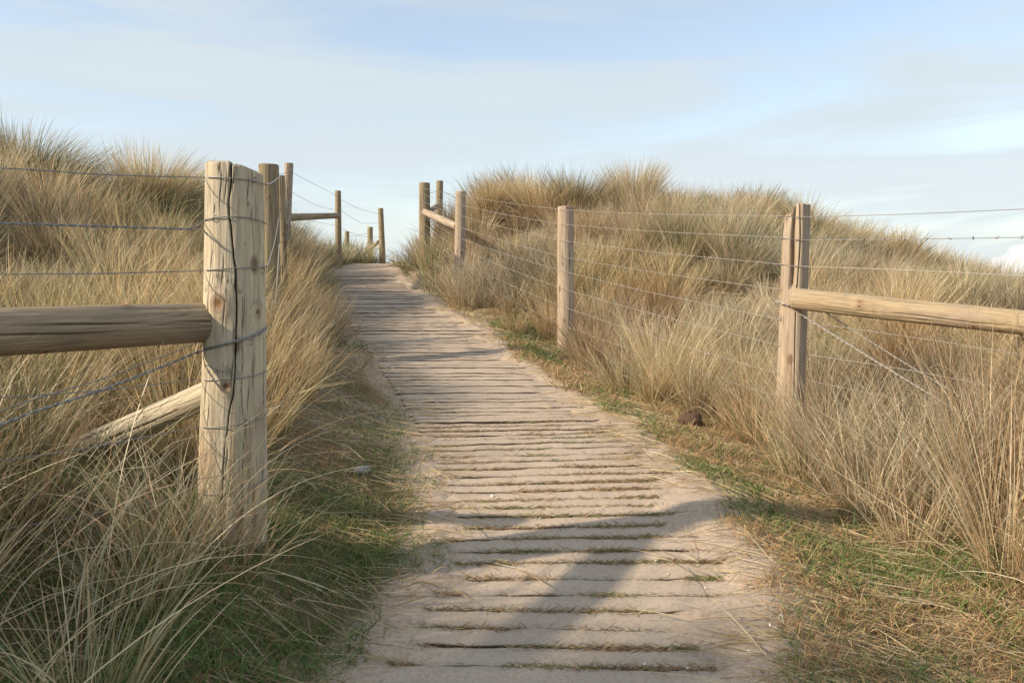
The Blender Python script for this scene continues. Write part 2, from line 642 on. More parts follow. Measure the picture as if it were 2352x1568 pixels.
M_ground = ground_material()
M_slat = slat_material()
M_grass = grass_material('marram blades')
M_turf = grass_material('turf blades', 0.28, 0.02)
M_pale = wood_material('pale weathered log', (0.66, 0.57, 0.40), (0.42, 0.35, 0.25), (0.13, 0.10, 0.07), (0.36, 0.335, 0.27), 0.7, 0.9)
M_rail = wood_material('grey brown log', (0.44, 0.34, 0.22), (0.26, 0.19, 0.125), (0.09, 0.065, 0.05), (0.17, 0.155, 0.115), 0.8, 1.6)
M_green = wood_material('greenish treated post', (0.34, 0.275, 0.18), (0.22, 0.17, 0.115), (0.11, 0.08, 0.05), (0.30, 0.275, 0.10), 0.5, 0.4)
M_tan = wood_material('tan weathered post', (0.50, 0.40, 0.285), (0.34, 0.26, 0.19), (0.14, 0.105, 0.075), (0.30, 0.26, 0.21), 0.6, 0.5)
M_tanrail = wood_material('tan swirled rail', (0.52, 0.41, 0.25), (0.33, 0.24, 0.15), (0.17, 0.13, 0.09), (0.38, 0.31, 0.29), 0.7, 2.4)
M_far = wood_material('brown distant post', (0.38, 0.31, 0.19), (0.25, 0.19, 0.12), (0.12, 0.09, 0.06), (0.25, 0.24, 0.15), 0.5, 0.4)
M_wire = simple_material('galvanised wire', (0.34, 0.34, 0.33), (0.20, 0.19, 0.18), 90, 0.5, 0.55)
M_wirelit = simple_material('sunlit galvanised wire', (0.46, 0.44, 0.40), (0.30, 0.28, 0.25), 90, 0.5, 0.35)  # paler copy of the wire, with sunlight put into its colour
M_stone = simple_material('grey stone', (0.13, 0.14, 0.15), (0.26, 0.25, 0.23), 14, 0.8)
M_shell = simple_material('shell fragment', (0.78, 0.74, 0.68), (0.60, 0.50, 0.42), 60, 0.6)
M_clod = simple_material('dark earth clod', (0.06, 0.035, 0.022), (0.13, 0.08, 0.05), 40, 1.0)

# ------------------------------------------------------------------ the ground sheet


def axis(a, b, step, lo, hi, g=1.12):
    v = list(np.arange(a, b + 1e-6, step))
    s = step
    while v[-1] < hi:
        s *= g
        v.append(v[-1] + s)
    s = step
    w = []
    x = a
    while x > lo:
        s *= g
        x -= s
        w.append(x)
    return np.array(w[::-1] + v)


xs = axis(-2.6, 2.9, 0.022, -2500, 2500, 1.06)
ys1 = np.arange(1.7, 6.0, 0.02)
ys2 = np.arange(6.0, 16.0, 0.045)
tail = axis(16.0, 16.3, 0.09, 16.0, 2500, 1.07)
head = axis(1.2, 1.68, 0.06, -2500, 1.69, 1.1)
ys = np.unique(np.r_[head[head < 1.69], ys1, ys2, tail[tail >= 16.0]])
GX, GY = np.meshgrid(xs, ys)
GZ = ground(GX, GY)
gx, gy = GX.ravel(), GY.ravel()
o = off_path(gx, gy)
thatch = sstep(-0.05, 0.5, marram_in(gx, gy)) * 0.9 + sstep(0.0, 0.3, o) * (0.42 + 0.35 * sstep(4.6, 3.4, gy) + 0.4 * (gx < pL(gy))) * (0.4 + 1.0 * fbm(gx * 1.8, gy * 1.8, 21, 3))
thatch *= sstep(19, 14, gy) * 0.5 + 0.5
side = (gx - pL(gy)) / (pR(gy) - pL(gy))
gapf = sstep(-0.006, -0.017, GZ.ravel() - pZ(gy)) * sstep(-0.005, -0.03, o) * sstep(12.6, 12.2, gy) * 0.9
F4 = grid_faces(len(xs), len(ys))
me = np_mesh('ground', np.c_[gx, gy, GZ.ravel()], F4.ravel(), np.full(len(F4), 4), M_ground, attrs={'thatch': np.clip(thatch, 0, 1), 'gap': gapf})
tag(link(bpy.data.objects.new('ground', me)), 'sandy dune ground beneath the grass', 'ground', kind='structure')

# ------------------------------------------------------------------ the slatted path
SL = []     # (y centre, tilt, half width)
y = 1.35
V, FA, WE = [], [], []
vb = 0
gaps = []
while y < 12.45:
    pitch_ = float(np.interp(y, [2.2, 3.2, 4.3, 7, 9], [0.122, 0.108, 0.086, 0.082, 0.095])) * (1 + rng.normal() * 0.07)
    gap = float(np.interp(y, [3, 4.5, 7, 10], [0.009, 0.012, 0.020, 0.026])) * (0.7 + 0.6 * rng.random())
    w = pitch_ - gap
    tilt = 0.075 * math.exp(-((y - 4.2) / 1.1) ** 2) - 0.035 * sstep(3.2, 2.4, y) + rng.normal() * 0.005
    lift = rng.normal() * 0.0028
    roll = rng.normal() * 0.02
    xl = float(pL(y)) - 0.01 + rng.normal() * 0.004
    xr = float(pR(y)) + 0.03 + rng.normal() * 0.02
    nx = max(10, int((xr - xl) / 0.02))
    X = np.linspace(xl, xr, nx)
    xm = (xl + xr) / 2
    wob0 = (fbm(X * 5, np.full(nx, y * 13.7), 31, 4) - 0.5) * 0.026
    wob1 = (fbm(X * 5, np.full(nx, y * 13.7 + 3.1), 32, 4) - 0.5) * 0.026
    edge = 0.004
    prof = []
    for (dyf, de, dz_, we) in ((0, 0.0, -0.05, 2.3), (0, 0.0, -edge, 2.0), (0, edge, 0.0, 0.7), (0.33, 0, 0.0, None), (0.66, 0, 0.0, None), (1, -edge, 0.0, 0.6), (1, 0.0, -edge, 1.6), (1, 0.0, -0.05, 2.3)):  # high values on the sides carry the painted gap shade
        yy = y + dyf * w + de + (X - xm) * tilt + wob0 * (1 - dyf) + wob1 * dyf
        zt = pZ(yy) + lift + (dyf - 0.5) * w * roll + dz_ + (fbm(X * 8, yy * 14, 33, 3) - 0.5) * 0.011
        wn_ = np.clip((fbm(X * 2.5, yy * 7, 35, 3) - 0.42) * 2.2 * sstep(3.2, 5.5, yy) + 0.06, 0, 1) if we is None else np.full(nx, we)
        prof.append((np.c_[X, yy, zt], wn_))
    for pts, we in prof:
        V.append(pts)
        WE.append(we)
    FA.append(grid_faces(nx, len(prof), base=vb))
    # end caps
    cap0 = np.array([[vb + k * nx for k in range(8)]])
    for cx in (0, nx - 1):
        ids = [vb + k * nx + cx for k in range(8)]
        q = [[ids[0], ids[1], ids[6], ids[7]], [ids[1], ids[2], ids[5], ids[6]], [ids[2], ids[3], ids[4], ids[5]]]
        FA.append(np.array(q))
    vb += nx * len(prof)
    gaps.append((y + w + gap / 2, tilt, xl, xr))
    y += pitch_
FA = np.concatenate(FA)
me = np_mesh('path', np.concatenate(V), FA.ravel(), np.full(len(FA), 4), M_slat, smooth=False, attrs={'wear_shade': np.concatenate(WE)})
tag(link(bpy.data.objects.new('path', me)), 'sand strewn path of wooden slats climbing the dune', 'path', kind='structure')

# ------------------------------------------------------------------ grass

STRAW = np.array([(0.85, 0.73, 0.48), (0.82, 0.66, 0.41), (0.70, 0.52, 0.30), (0.82, 0.71, 0.51), (0.46, 0.30, 0.18)])
GREEN = np.array([(0.25, 0.28, 0.12), (0.18, 0.23, 0.10), (0.36, 0.37, 0.20), (0.33, 0.31, 0.13)])


def blades(root, az, th0, bend, length, width, cbase, ctip, wind=(0.0, 0.0), nseg=5, kink=None):
    """one curved tapering strip per root; returns verts, faces, colours"""
    n = len(root)
    t = np.linspace(0, 1, nseg + 1)
    pts = np.zeros((n, nseg + 1, 3))
    pts[:, 0] = root
    ca, sa = np.cos(az), np.sin(az)
    dirs = []
    for k in range(1, nseg + 1):
        tm = (t[k] + t[k - 1]) / 2
        th = th0 + bend * tm ** 1.4
        d = np.stack([np.sin(th) * ca, np.sin(th) * sa, np.cos(th)], -1)
        d[:, 0] += wind[0] * tm
        d[:, 1] += wind[1] * tm
        d /= np.linalg.norm(d, axis=1)[:, None]
        dirs.append(d)
        pts[:, k] = pts[:, k - 1] + d * (length * (t[k] - t[k - 1]))[:, None]
    rv = np.random.default_rng(n).normal(size=(n, 3))
    rv[:, 2] *= 0.3
    side = np.cross(dirs[1], rv)
    side /= np.linalg.norm(side, axis=1)[:, None] + 1e-9
    prof = np.array([0.75, 1.0, 0.95, 0.8, 0.5, 0.0]) if nseg == 5 else np.array([0.8, 1.0, 0.7, 0.0]) if nseg == 3 else np.linspace(1, 0, nseg + 1) ** 0.6
    nv = 2 * nseg + 1
    verts = np.zeros((n, nv, 3))
    cols = np.zeros((n, nv, 3))
    for k in range(nseg):
        off = side * (width * prof[k] * 0.5)[:, None]
        verts[:, 2 * k] = pts[:, k] - off
        verts[:, 2 * k + 1] = pts[:, k] + off
        c = cbase * (1 - t[k]) + ctip * t[k]
        cols[:, 2 * k] = c
        cols[:, 2 * k + 1] = c
    verts[:, -1] = pts[:, -1]
    cols[:, -1] = ctip
    base = (np.arange(n) * nv)[:, None]
    quads = []
    for k in range(nseg - 1):
        quads.append(base + np.array([[2 * k, 2 * k + 1, 2 * k + 3, 2 * k + 2]]))
    quads = np.stack(quads, 1).reshape(n, -1)
    tri = base + np.array([[2 * nseg - 2, 2 * nseg - 1, 2 * nseg]])
    loops = np.concatenate([quads, tri], 1)
    sizes = np.tile(np.array([4] * (nseg - 1) + [3]), n)
    return verts.reshape(-1, 3), loops.ravel(), sizes, cols.reshape(-1, 3)


def join(parts):
    V, L, S, C = [], [], [], []
    b = 0
    for v, l, s, c in parts:
        V.append(v)
        L.append(l + b)
        S.append(s)
        C.append(c)
        b += len(v)
    return np.concatenate(V), np.concatenate(L), np.concatenate(S), np.concatenate(C)


def grass_object(name, parts, mat, label, cat='grass', kind='stuff', group=None):
    v, l, s, c = join(parts)
    me = np_mesh(name, v, l, s, mat, cols=c, smooth=False)
    return tag(link(bpy.data.objects.new(name, me)), label, cat, group, kind)


def pick_cols(n, g, r, x, y, dark=0.0):
    """g: share of green blades (array)"""
    s = STRAW[r.integers(0, len(STRAW), n)]
    gg = GREEN[r.integers(0, len(GREEN), n)]
    isg = (r.random(n) < g)[:, None]
    tip = np.where(isg, gg, s)
    # green blades wither to straw at the tip; straw blades are browner low down
    tip = np.where(isg & (r.random(n) < 0.55)[:, None], 0.5 * gg + 0.5 * s, tip)
    base = np.where(isg, gg * 0.85, s * np.array([0.80, 0.74, 0.66]))
    j = (0.82 + 0.36 * r.random(n))[:, None]
    d = 1.0 - np.asarray(dark)
    d = d[:, None] if np.ndim(d) else d
    return base * j * d, tip * j * d


def tussocks(cx, cy, per, rad, hgt, green, wind, r, wmul=1.0, spread=0.45, bendm=0.8, dark=0.0, lean=None):
    """clumps at cx,cy ; arrays per clump"""
    idx = np.repeat(np.arange(len(cx)), per)
    n = len(idx)
    a = r.random(n) * 2 * np.pi
    q = np.sqrt(r.random(n))
    rr = q * rad[idx]
    x = cx[idx] + np.cos(a) * rr
    y = cy[idx] + np.sin(a) * rr
    o_ = off_path(x, y)
    keep = o_ > 0.02
    idx, a, q, x, y = idx[keep], a[keep], q[keep], x[keep], y[keep]
    n = len(idx)
    z = ground(x, y, fine=False) - 0.02
    az = a + r.normal(size=n) * 0.7
    th0 = 0.05 + spread * q * (0.4 + 0.8 * r.random(n)) + np.abs(r.normal(size=n)) * 0.09
    stray = r.random(n) < 0.11
    th0 = np.where(stray, th0 + 0.2 + 0.8 * r.random(n), th0)
    bend = bendm * (0.15 + r.random(n) ** 1.6 * 1.5)
    ln = hgt[idx] * (0.45 + 0.65 * r.random(n) ** 0.7)
    dist = np.hypot(x, y)
    wd = np.maximum(0.0036, dist * 0.00050) * (0.7 + 0.6 * r.random(n)) * wmul
    g = green[idx]
    dk = dark[idx] if np.ndim(dark) else dark
    cb, ct = pick_cols(n, g, r, x, y, dk)
    # whole patches run golden, grey green or old brown
    pa = fbm(x * 0.9, y * 0.9, 71, 2)[:, None]
    pb = fbm(x * 1.4, y * 1.4, 72, 2)[:, None]
    tn = np.where(pa > 0.5, 1 + (pa - 0.5) * np.array([[0.25, 0.05, -0.35]]), 1 + (0.5 - pa) * np.array([[-0.3, -0.1, 0.2]]))
    tn = tn * (1 - np.clip(pb - 0.55, 0, 1) * np.array([[1.0, 1.3, 1.5]]))
    cb, ct = np.clip(cb * tn, 0.02, 0.85), np.clip(ct * tn, 0.02, 0.85)
    # each clump leans its own way
    if lean is not None:
        lx, ly = lean
        wx, wy = wind[0] + lx[idx], wind[1] + ly[idx]
    else:
        wx, wy = wind
    return blades(np.c_[x, y, z], az, th0, bend, ln, wd, cb, ct, (wx, wy))


def jitter_pts(x0, x1, y0, y1, sp, r):
    X, Y = np.meshgrid(np.arange(x0, x1, sp), np.arange(y0, y1, sp))
    X = X.ravel() + (r.random(X.size) - 0.5) * sp * 1.1
    Y = Y.ravel() + (r.random(Y.size) - 0.5) * sp * 1.1
    return X, Y


def in_view(x, y, m=0.9):
    return (np.abs(x) < 0.70 * y + m) & (y > 0.6)


def fill(side, seed):
    r = np.random.default_rng(seed)
    parts = []
    for (y0, y1, sp, per) in ((-0.6, 0.6, 0.34, 110), (0.6, 3.6, 0.25, 110), (3.6, 6.0, 0.27, 175), (6.0, 9.5, 0.33, 190), (9.5, 17.0, 0.47, 300)):
        X, Y = jitter_pts(-13, -0.3, y0, y1, sp, r) if side < 0 else jitter_pts(-3, 13, y0, y1, sp, r)
        mi = marram_in(X, Y)
        sidem = (X < pL(Y)) if side < 0 else (X > pR(Y))
        box = (X > -5.2) & (X < -2.0) & (Y < 2.2)
        k = sidem & (in_view(X, Y) | box) & (mi > -0.02)
        clump = fbm(X * 2.1, Y * 2.1, 41, 2)
        k &= (clump + r.random(len(X)) * 0.4 > (0.50 if side < 0 else 0.44))
        X, Y, mi = X[k], Y[k], mi[k]
        if not len(X):
            continue
        n = len(X)
        # shorter toward the track, taller on the tops, uneven between
        h = 0.40 + 0.16 * sstep(0, 0.5, mi) + (fbm(X * 1.1, Y * 1.1, 43, 2) - 0.5) * 0.5
        h += (0.10 if side < 0 else 0.14) * sstep(4.8, 3.0, Y)
        h = np.maximum(h, 0.18) * (0.66 + 0.68 * r.random(n)) + 0.06 * sstep(8, 10, Y)
        if side < 0:
            green = 0.14 + 0.6 * sstep(0.45, 0.75, fbm(X * 0.8, Y * 0.8, 45, 2)) + 0.25 * sstep(4.0, 2.5, Y)
            wind = (0.14, 0.02)
            # trodden low in front of the slanting brace
            h *= 1 - 0.68 * np.exp(-((X + 1.45) / 0.8) ** 2 - ((Y - 2.85) / 0.5) ** 2)
        else:
            green = 0.06 + 0.45 * sstep(0.5, 0.8, fbm(X * 0.9, Y * 0.9, 46, 2))
            wind = (0.04, -0.03)
        green = np.clip(green + r.normal(size=n) * 0.15, 0, 1)
        la = fbm(X * 1.3, Y * 1.3, 47, 2) * 12.0
        lean = (np.cos(la) * 0.16 + r.normal(size=n) * 0.10, np.sin(la) * 0.16 + r.normal(size=n) * 0.10)
        rad = sp * (0.26 + 0.22 * r.random(n))
        # some whole clumps are old and brown, others fresh and pale
        dk = (0.38 if side < 0 else 0.25) * sstep(0.54, 0.74, fbm(X * 1.0, Y * 1.0, 48, 2)) + 0.55 * (r.random(n) < 0.22) * r.random(n)
        parts.append(tussocks(X, Y, per, rad, h, green, wind, r, dark=np.clip(dk, 0, 0.7), lean=lean, spread=0.42, bendm=0.48))
        # matted dead growth between the clumps
        m = n * 3
        ii = r.integers(0, n, m)
        X2 = X[ii] + r.normal(size=m) * sp * 0.5
        Y2 = Y[ii] + r.normal(size=m) * sp * 0.5
        k2 = marram_in(X2, Y2) > 0
        X2, Y2 = X2[k2], Y2[k2]
        m = len(X2)
        parts.append(tussocks(X2, Y2, max(8, per // 9), np.full(m, sp * 0.35), 0.13 + 0.16 * r.random(m), np.full(m, 0.15), wind, r,
                              dark=np.full(m, 0.42), spread=1.1, bendm=1.2))
    return parts


# long single blades arching over the rest, close by
r = np.random.default_rng(303)


def strays(n, xr, yr, wind, seed, name, label):
    r = np.random.default_rng(seed)
    X = xr[0] + r.random(n) * (xr[1] - xr[0])
    Y = yr[0] + r.random(n) * (yr[1] - yr[0])
    k = marram_in(X, Y) > 0.0
    X, Y = X[k], Y[k]
    n = len(X)
    c = STRAW[r.integers(0, 5, n)] * (0.8 + 0.4 * r.random(n))[:, None]
    g = (r.random(n) < 0.2)[:, None]
    c = np.where(g, GREEN[r.integers(0, 4, n)], c)
    az = r.normal(size=n) * 1.0 + (0 if wind > 0 else math.pi)
    return blades(np.c_[X, Y, ground(X, Y) - 0.01], az, 0.15 + 0.75 * r.random(n), 0.3 + 1.7 * r.random(n) ** 1.5,
                  0.5 + 0.45 * r.random(n), 0.0034 + 0.002 * r.random(n), c * 0.92, c, (0.25 * wind, 0), nseg=9)


grass_object('marram_grass', fill(-1, 101) + [strays(330, (-2.8, -0.8), (1.3, 3.3), 1, 5, '', '')], M_grass, 'tall wind blown marram grass covering the dune left of the path', 'grass')
grass_object('marram_grass', fill(1, 202) + [strays(500, (1.2, 3.6), (2.3, 5.2), -0.6, 6, '', '')], M_grass, 'tall straw coloured marram grass covering the dune right of the path', 'grass')

# short turf along both edges and under the tall grass
r = np.random.default_rng(77)
parts = []
for (y0, y1, dens, ln, wd) in ((1.4, 3.4, 15000, 0.045, 0.0027), (3.4, 5.5, 9000, 0.05, 0.0036), (5.5, 9.0, 4500, 0.06, 0.005), (9.0, 15.0, 1600, 0.07, 0.007)):
    w = 4.6 if y0 < 5 else 8
    n = int(dens * w * (y1 - y0))
    X = (r.random(n) - 0.5) * w * (1.0 if y0 < 5 else 1) + (0.3 if y0 < 5 else -0.8)
    Y = y0 + r.random(n) * (y1 - y0)
    o = off_path(X, Y)
    mi = marram_in(X, Y)
    pn = fbm(X * 3.5, Y * 3.5, 51, 3)
    p = sstep(-0.03, 0.12, o - (pn - 0.5) * 0.42) * np.clip((fbm(X * 2.2, Y * 2.2, 52, 3) - 0.22) * 3.2, 0.25, 1)
    p *= np.where(mi > 0.35, 0.25, 1.0)
    p *= np.where(X < -0.2, 0.25 + 0.75 * np.maximum(sstep(3.7, 3.0, Y), 0.0) * sstep(0.12, 0.4, o), 1.0)
    k = (r.random(n) < p) & in_view(X, Y, 0.3)
    X, Y = X[k], Y[k]
    n = len(X)
    g = np.clip((fbm(X * 2.6, Y * 2.6, 53, 3) - 0.36) * 3.2, 0.15, 0.9)
    g = np.clip(g + 0.45 * (X < 0.2) * sstep(4.0, 3.3, Y), 0, 0.95)
    isg = (r.random(n) < g)[:, None]
    gc = np.array([(0.14, 0.20, 0.05), (0.18, 0.23, 0.07), (0.27, 0.27, 0.09), (0.10, 0.16, 0.055)])[r.integers(0, 4, n)]
    scol = np.array([(0.56, 0.42, 0.23), (0.44, 0.31, 0.16), (0.48, 0.28, 0.14), (0.34, 0.22, 0.12)])[r.integers(0, 4, n)]
    c = np.where(isg, gc, scol) * (0.8 + 0.4 * r.random(n))[:, None]
    z = ground(X, Y) - 0.004
    parts.append(blades(np.c_[X, Y, z], r.random(n) * 6.283, 0.2 + r.random(n) * 0.9, r.random(n) * 1.2,
                        ln * (0.5 + r.random(n) * 1.2), wd * (0.7 + 0.6 * r.random(n)), c, c * 1.05, nseg=3))
n = 60000
X = -1.7 + r.random(n) * 5.0
Y = 1.5 + r.random(n) * 2.9
o = off_path(X, Y)
lf = X < 0.2
p = sstep(0.02, 0.22, o + (fbm(X * 4, Y * 4, 81, 3) - 0.5) * 0.35) * np.where(lf, sstep(4.0, 3.3, Y), 0.55) * np.clip((fbm(X * 3, Y * 3, 82, 3) - 0.40) * 5, 0, 1)
k = (r.random(n) < p) & in_view(X, Y, 0.4)
X, Y = X[k], Y[k]
n = len(X)
gc = np.array([(0.11, 0.19, 0.055), (0.15, 0.23, 0.07), (0.22, 0.27, 0.09), (0.36, 0.30, 0.14)])[r.integers(0, 4, n)] * (0.8 + 0.4 * r.random(n))[:, None]
parts.append(blades(np.c_[X, Y, ground(X, Y) - 0.004], r.random(n) * 6.283, 0.1 + r.random(n) * 0.9, 0.4 + r.random(n) * 1.2,
                    0.05 + 0.075 * r.random(n), 0.0026 + 0.0016 * r.random(n), gc * 0.9, gc * 1.05, nseg=3))
grass_object('turf_grass', parts, M_turf, 'short green and brown turf along both edges of the path', 'turf')

# dead straw lying about
parts = []
n = 34000
Y = 1.6 + (r.random(n) ** 1.3) * 7.5
X = -2.2 + r.random(n) * 5.4
o = off_path(X, Y)
p = sstep(-0.28, 0.12, o + (fbm(X * 3, Y * 3, 61, 3) - 0.5) * 0.6) * np.where(X > 0.5, 1.0, 0.45)
p = np.maximum(p, 0.006)
k = r.random(n) < p
X, Y = X[k], Y[k]
n = len(X)
ln = 0.06 + 0.28 * r.random(n) ** 1.8
az = r.normal(size=n) * 0.5 - 0.25 + np.where(r.random(n) < 0.5, 0, np.pi)
ex, ey = X + np.cos(az) * ln, Y + np.sin(az) * ln
z0 = np.maximum(ground(X, Y), np.where(off_path(X, Y) < 0, pZ(Y), -9)) + 0.006 + 0.012 * r.random(n)
z1 = np.maximum(ground(ex, ey), np.where(off_path(ex, ey) < 0, pZ(ey), -9)) + 0.006
slope = np.arctan2(z1 - z0, ln)
c = np.array([(0.62, 0.50, 0.30), (0.50, 0.38, 0.22), (0.42, 0.30, 0.18), (0.66, 0.56, 0.38)])[r.integers(0, 4, n)]
parts.append(blades(np.c_[X, Y, z0], az, np.pi / 2 - slope - 0.10, np.full(n, 0.16) + r.normal(size=n) * 0.03, ln, 0.0025 + 0.0022 * r.random(n), c * 0.9, c))
# small tufts rooted in the gaps between slats
GXs, GYs, GL, GG = [], [], [], []
for (gy_, tl, xl, xr) in gaps:
    if gy_ > 6.0:
        continue
    m = int(2800 * sstep(5.6, 3.0, gy_))
    X = xl + r.random(m) * (xr - xl)
    s = (X - xl) / (xr - xl)
    pp = np.clip((fbm(X * 4.5, np.full(m, gy_ * 31), 63, 3) - 0.34) * 4, 0.05, 1) * (0.35 + 0.65 * np.abs(s - 0.35) ** 0.7) * np.where(s > .5, 1.4, 1)
    kk = r.random(m) < pp
    GXs.append(X[kk])
    GYs.append(gy_ + (X[kk] - (xl + xr) / 2) * tl + r.normal(size=kk.sum()) * 0.007)
X = np.concatenate(GXs)
Y = np.concatenate(GYs)
n = len(X)
isg = (r.random(n) < np.clip(fbm(X * 3, Y * 9, 64, 2) * 1.4 - 0.45, 0.05, 0.7))[:, None]
c = np.where(isg, np.array([(0.22, 0.25, 0.09)]), np.array([(0.56, 0.42, 0.25), (0.40, 0.26, 0.15), (0.26, 0.17, 0.11)])[r.integers(0, 3, n)]) * (0.7 + 0.6 * r.random(n))[:, None]
az = np.where(r.random(n) < 0.5, 0, np.pi) + r.normal(size=n) * 0.6
gtuft = blades(np.c_[X, Y, pZ(Y) - 0.008 * r.random(n)], az, 0.9 + 0.5 * r.random(n), r.random(n) * 0.8, 0.016 + 0.04 * r.random(n) ** 3, np.full(n, 0.0026), c, c, nseg=3)
grass_object('straw_litter', parts, M_turf, 'dead straw stems lying over the sand at the path edges', 'straw')
grass_object('gap_grass', [gtuft], M_turf, 'sparse little grass shoots growing in the gaps between path slats', 'grass')

# tussocks that stand out singly


def tussock(px, py, Y, per, rad, h, green, wind, label, dark=0.0, seed=1, spread=0.6, bendm=1.0, wmul=1.0):
    q = P(px, py, Y)
    r = np.random.default_rng(seed)
    prt = tussocks(np.array([q.x]), np.array([Y]), per, np.array([rad]), np.array([h]), np.array([green]), wind, r,
                   spread=spread, bendm=bendm, dark=dark, wmul=wmul)
    v, l, s, c = prt
    me = np_mesh('grass_tussock', v, l, s, M_grass, cols=c, smooth=False)
    tag(link(bpy.data.objects.new('grass_tussock', me)), label, 'grass tussock', 'marram tussocks that stand out')


tussock(1330, 500, 12.2, 2200, 0.22, 0.98, 0.5, (0.40, 0.0), 'dark bushy tussock on the skyline above the middle right post', 0.45, 1, 0.5, 0.7)
tussock(1452, 500, 12.4, 1900, 0.16, 1.08, 0.25, (0.05, 0.0), 'pointed straw tussock on the skyline, next right of the dark bushy one', 0.05, 2, 0.32, 0.4)
tussock(1140, 500, 12.6, 1300, 0.24, 0.68, 0.2, (0.4, 0.0), 'wind swept tussock on the skyline, leftmost on the right hand dune', 0.15, 12, 0.5, 0.8)
tussock(1250, 480, 12.3, 1800, 0.24, 0.85, 0.15, (0.15, 0.0), 'high golden tussock on the skyline, left of the dark bushy one', 0.0, 3, 0.5, 0.6)
tussock(90, 470, 8.6, 2400, 0.30, 0.92, 0.7, (0.55, 0.0), 'big green brown tussock on the skyline at the far left', 0.40, 4, 0.6, 0.7)
tussock(360, 470, 8.9, 2200, 0.26, 0.86, 0.3, (0.45, 0.0), 'broad feathery tussock on the skyline left of the thick split post', 0.05, 5, 0.6, 0.7)
tussock(505, 1262, 2.62, 150, 0.16, 0.46, 0.35, (0.12, 0.0), 'loose grass tussock hugging the foot of the thick split post', 0.1, 21, 0.6, 0.8)
tussock(400, 1300, 2.55, 150, 0.15, 0.52, 0.5, (0.10, 0.0), 'green and straw tussock in front of the slanting brace, left of the thick split post', 0.1, 22, 0.6, 0.8)
tussock(2000, 1190, 3.75, 260, 0.15, 0.66, 0.1, (-0.10, 0.0), 'tall reddish straw tussock at the turf edge, right of the split square post', 0.05, 23, 0.4, 0.5)
tussock(1850, 1120, 4.15, 200, 0.13, 0.50, 0.2, (-0.05, 0.0), 'upright straw tussock just in front of the split square post', 0.0, 24, 0.5, 0.6)
tussock(1440, 920, 5.9, 260, 0.16, 0.50, 0.35, (0.05, 0.0), 'pale fountain shaped tussock by the turf, right of the middle right post', 0.0, 25, 0.6, 0.8)
tussock(2110, 610, 13.8, 900, 0.40, 0.55, 0.5, (0.15, 0.0), 'low dark tussock on the skyline beyond the right hand rail', 0.2, 6, 0.7, 0.7)
tussock(1890, 550, 12.2, 1700, 0.34, 0.75, 0.3, (0.2, 0.0), 'golden shoulder of grass on the skyline behind the split square post', 0.1, 7, 0.6, 0.7)
tussock(1570, 520, 12.8, 1300, 0.20, 0.72, 0.45, (0.1, 0.0), 'olive green tussock on the skyline, next right of the pointed straw one', 0.35, 10, 0.5, 0.6)
tussock(1665, 520, 12.8, 1400, 0.26, 0.66, 0.3, (0.15, 0.0), 'rounded tussock on the skyline, nearest left of the split square post', 0.1, 11, 0.5, 0.6)
tussock(845, 600, 15.2, 500, 0.42, 0.42, 0.85, (0.2, 0.0), 'small dark green bush of grass at the crest left of the path', 0.35, 8, 0.9, 0.8)
tussock(935, 612, 13.4, 500, 0.32, 0.50, 0.75, (-0.15, -0.1), 'grey green spiky tussock at the crest right of the path', 0.2, 9, 0.9, 0.7)

# ------------------------------------------------------------------ timber and wire


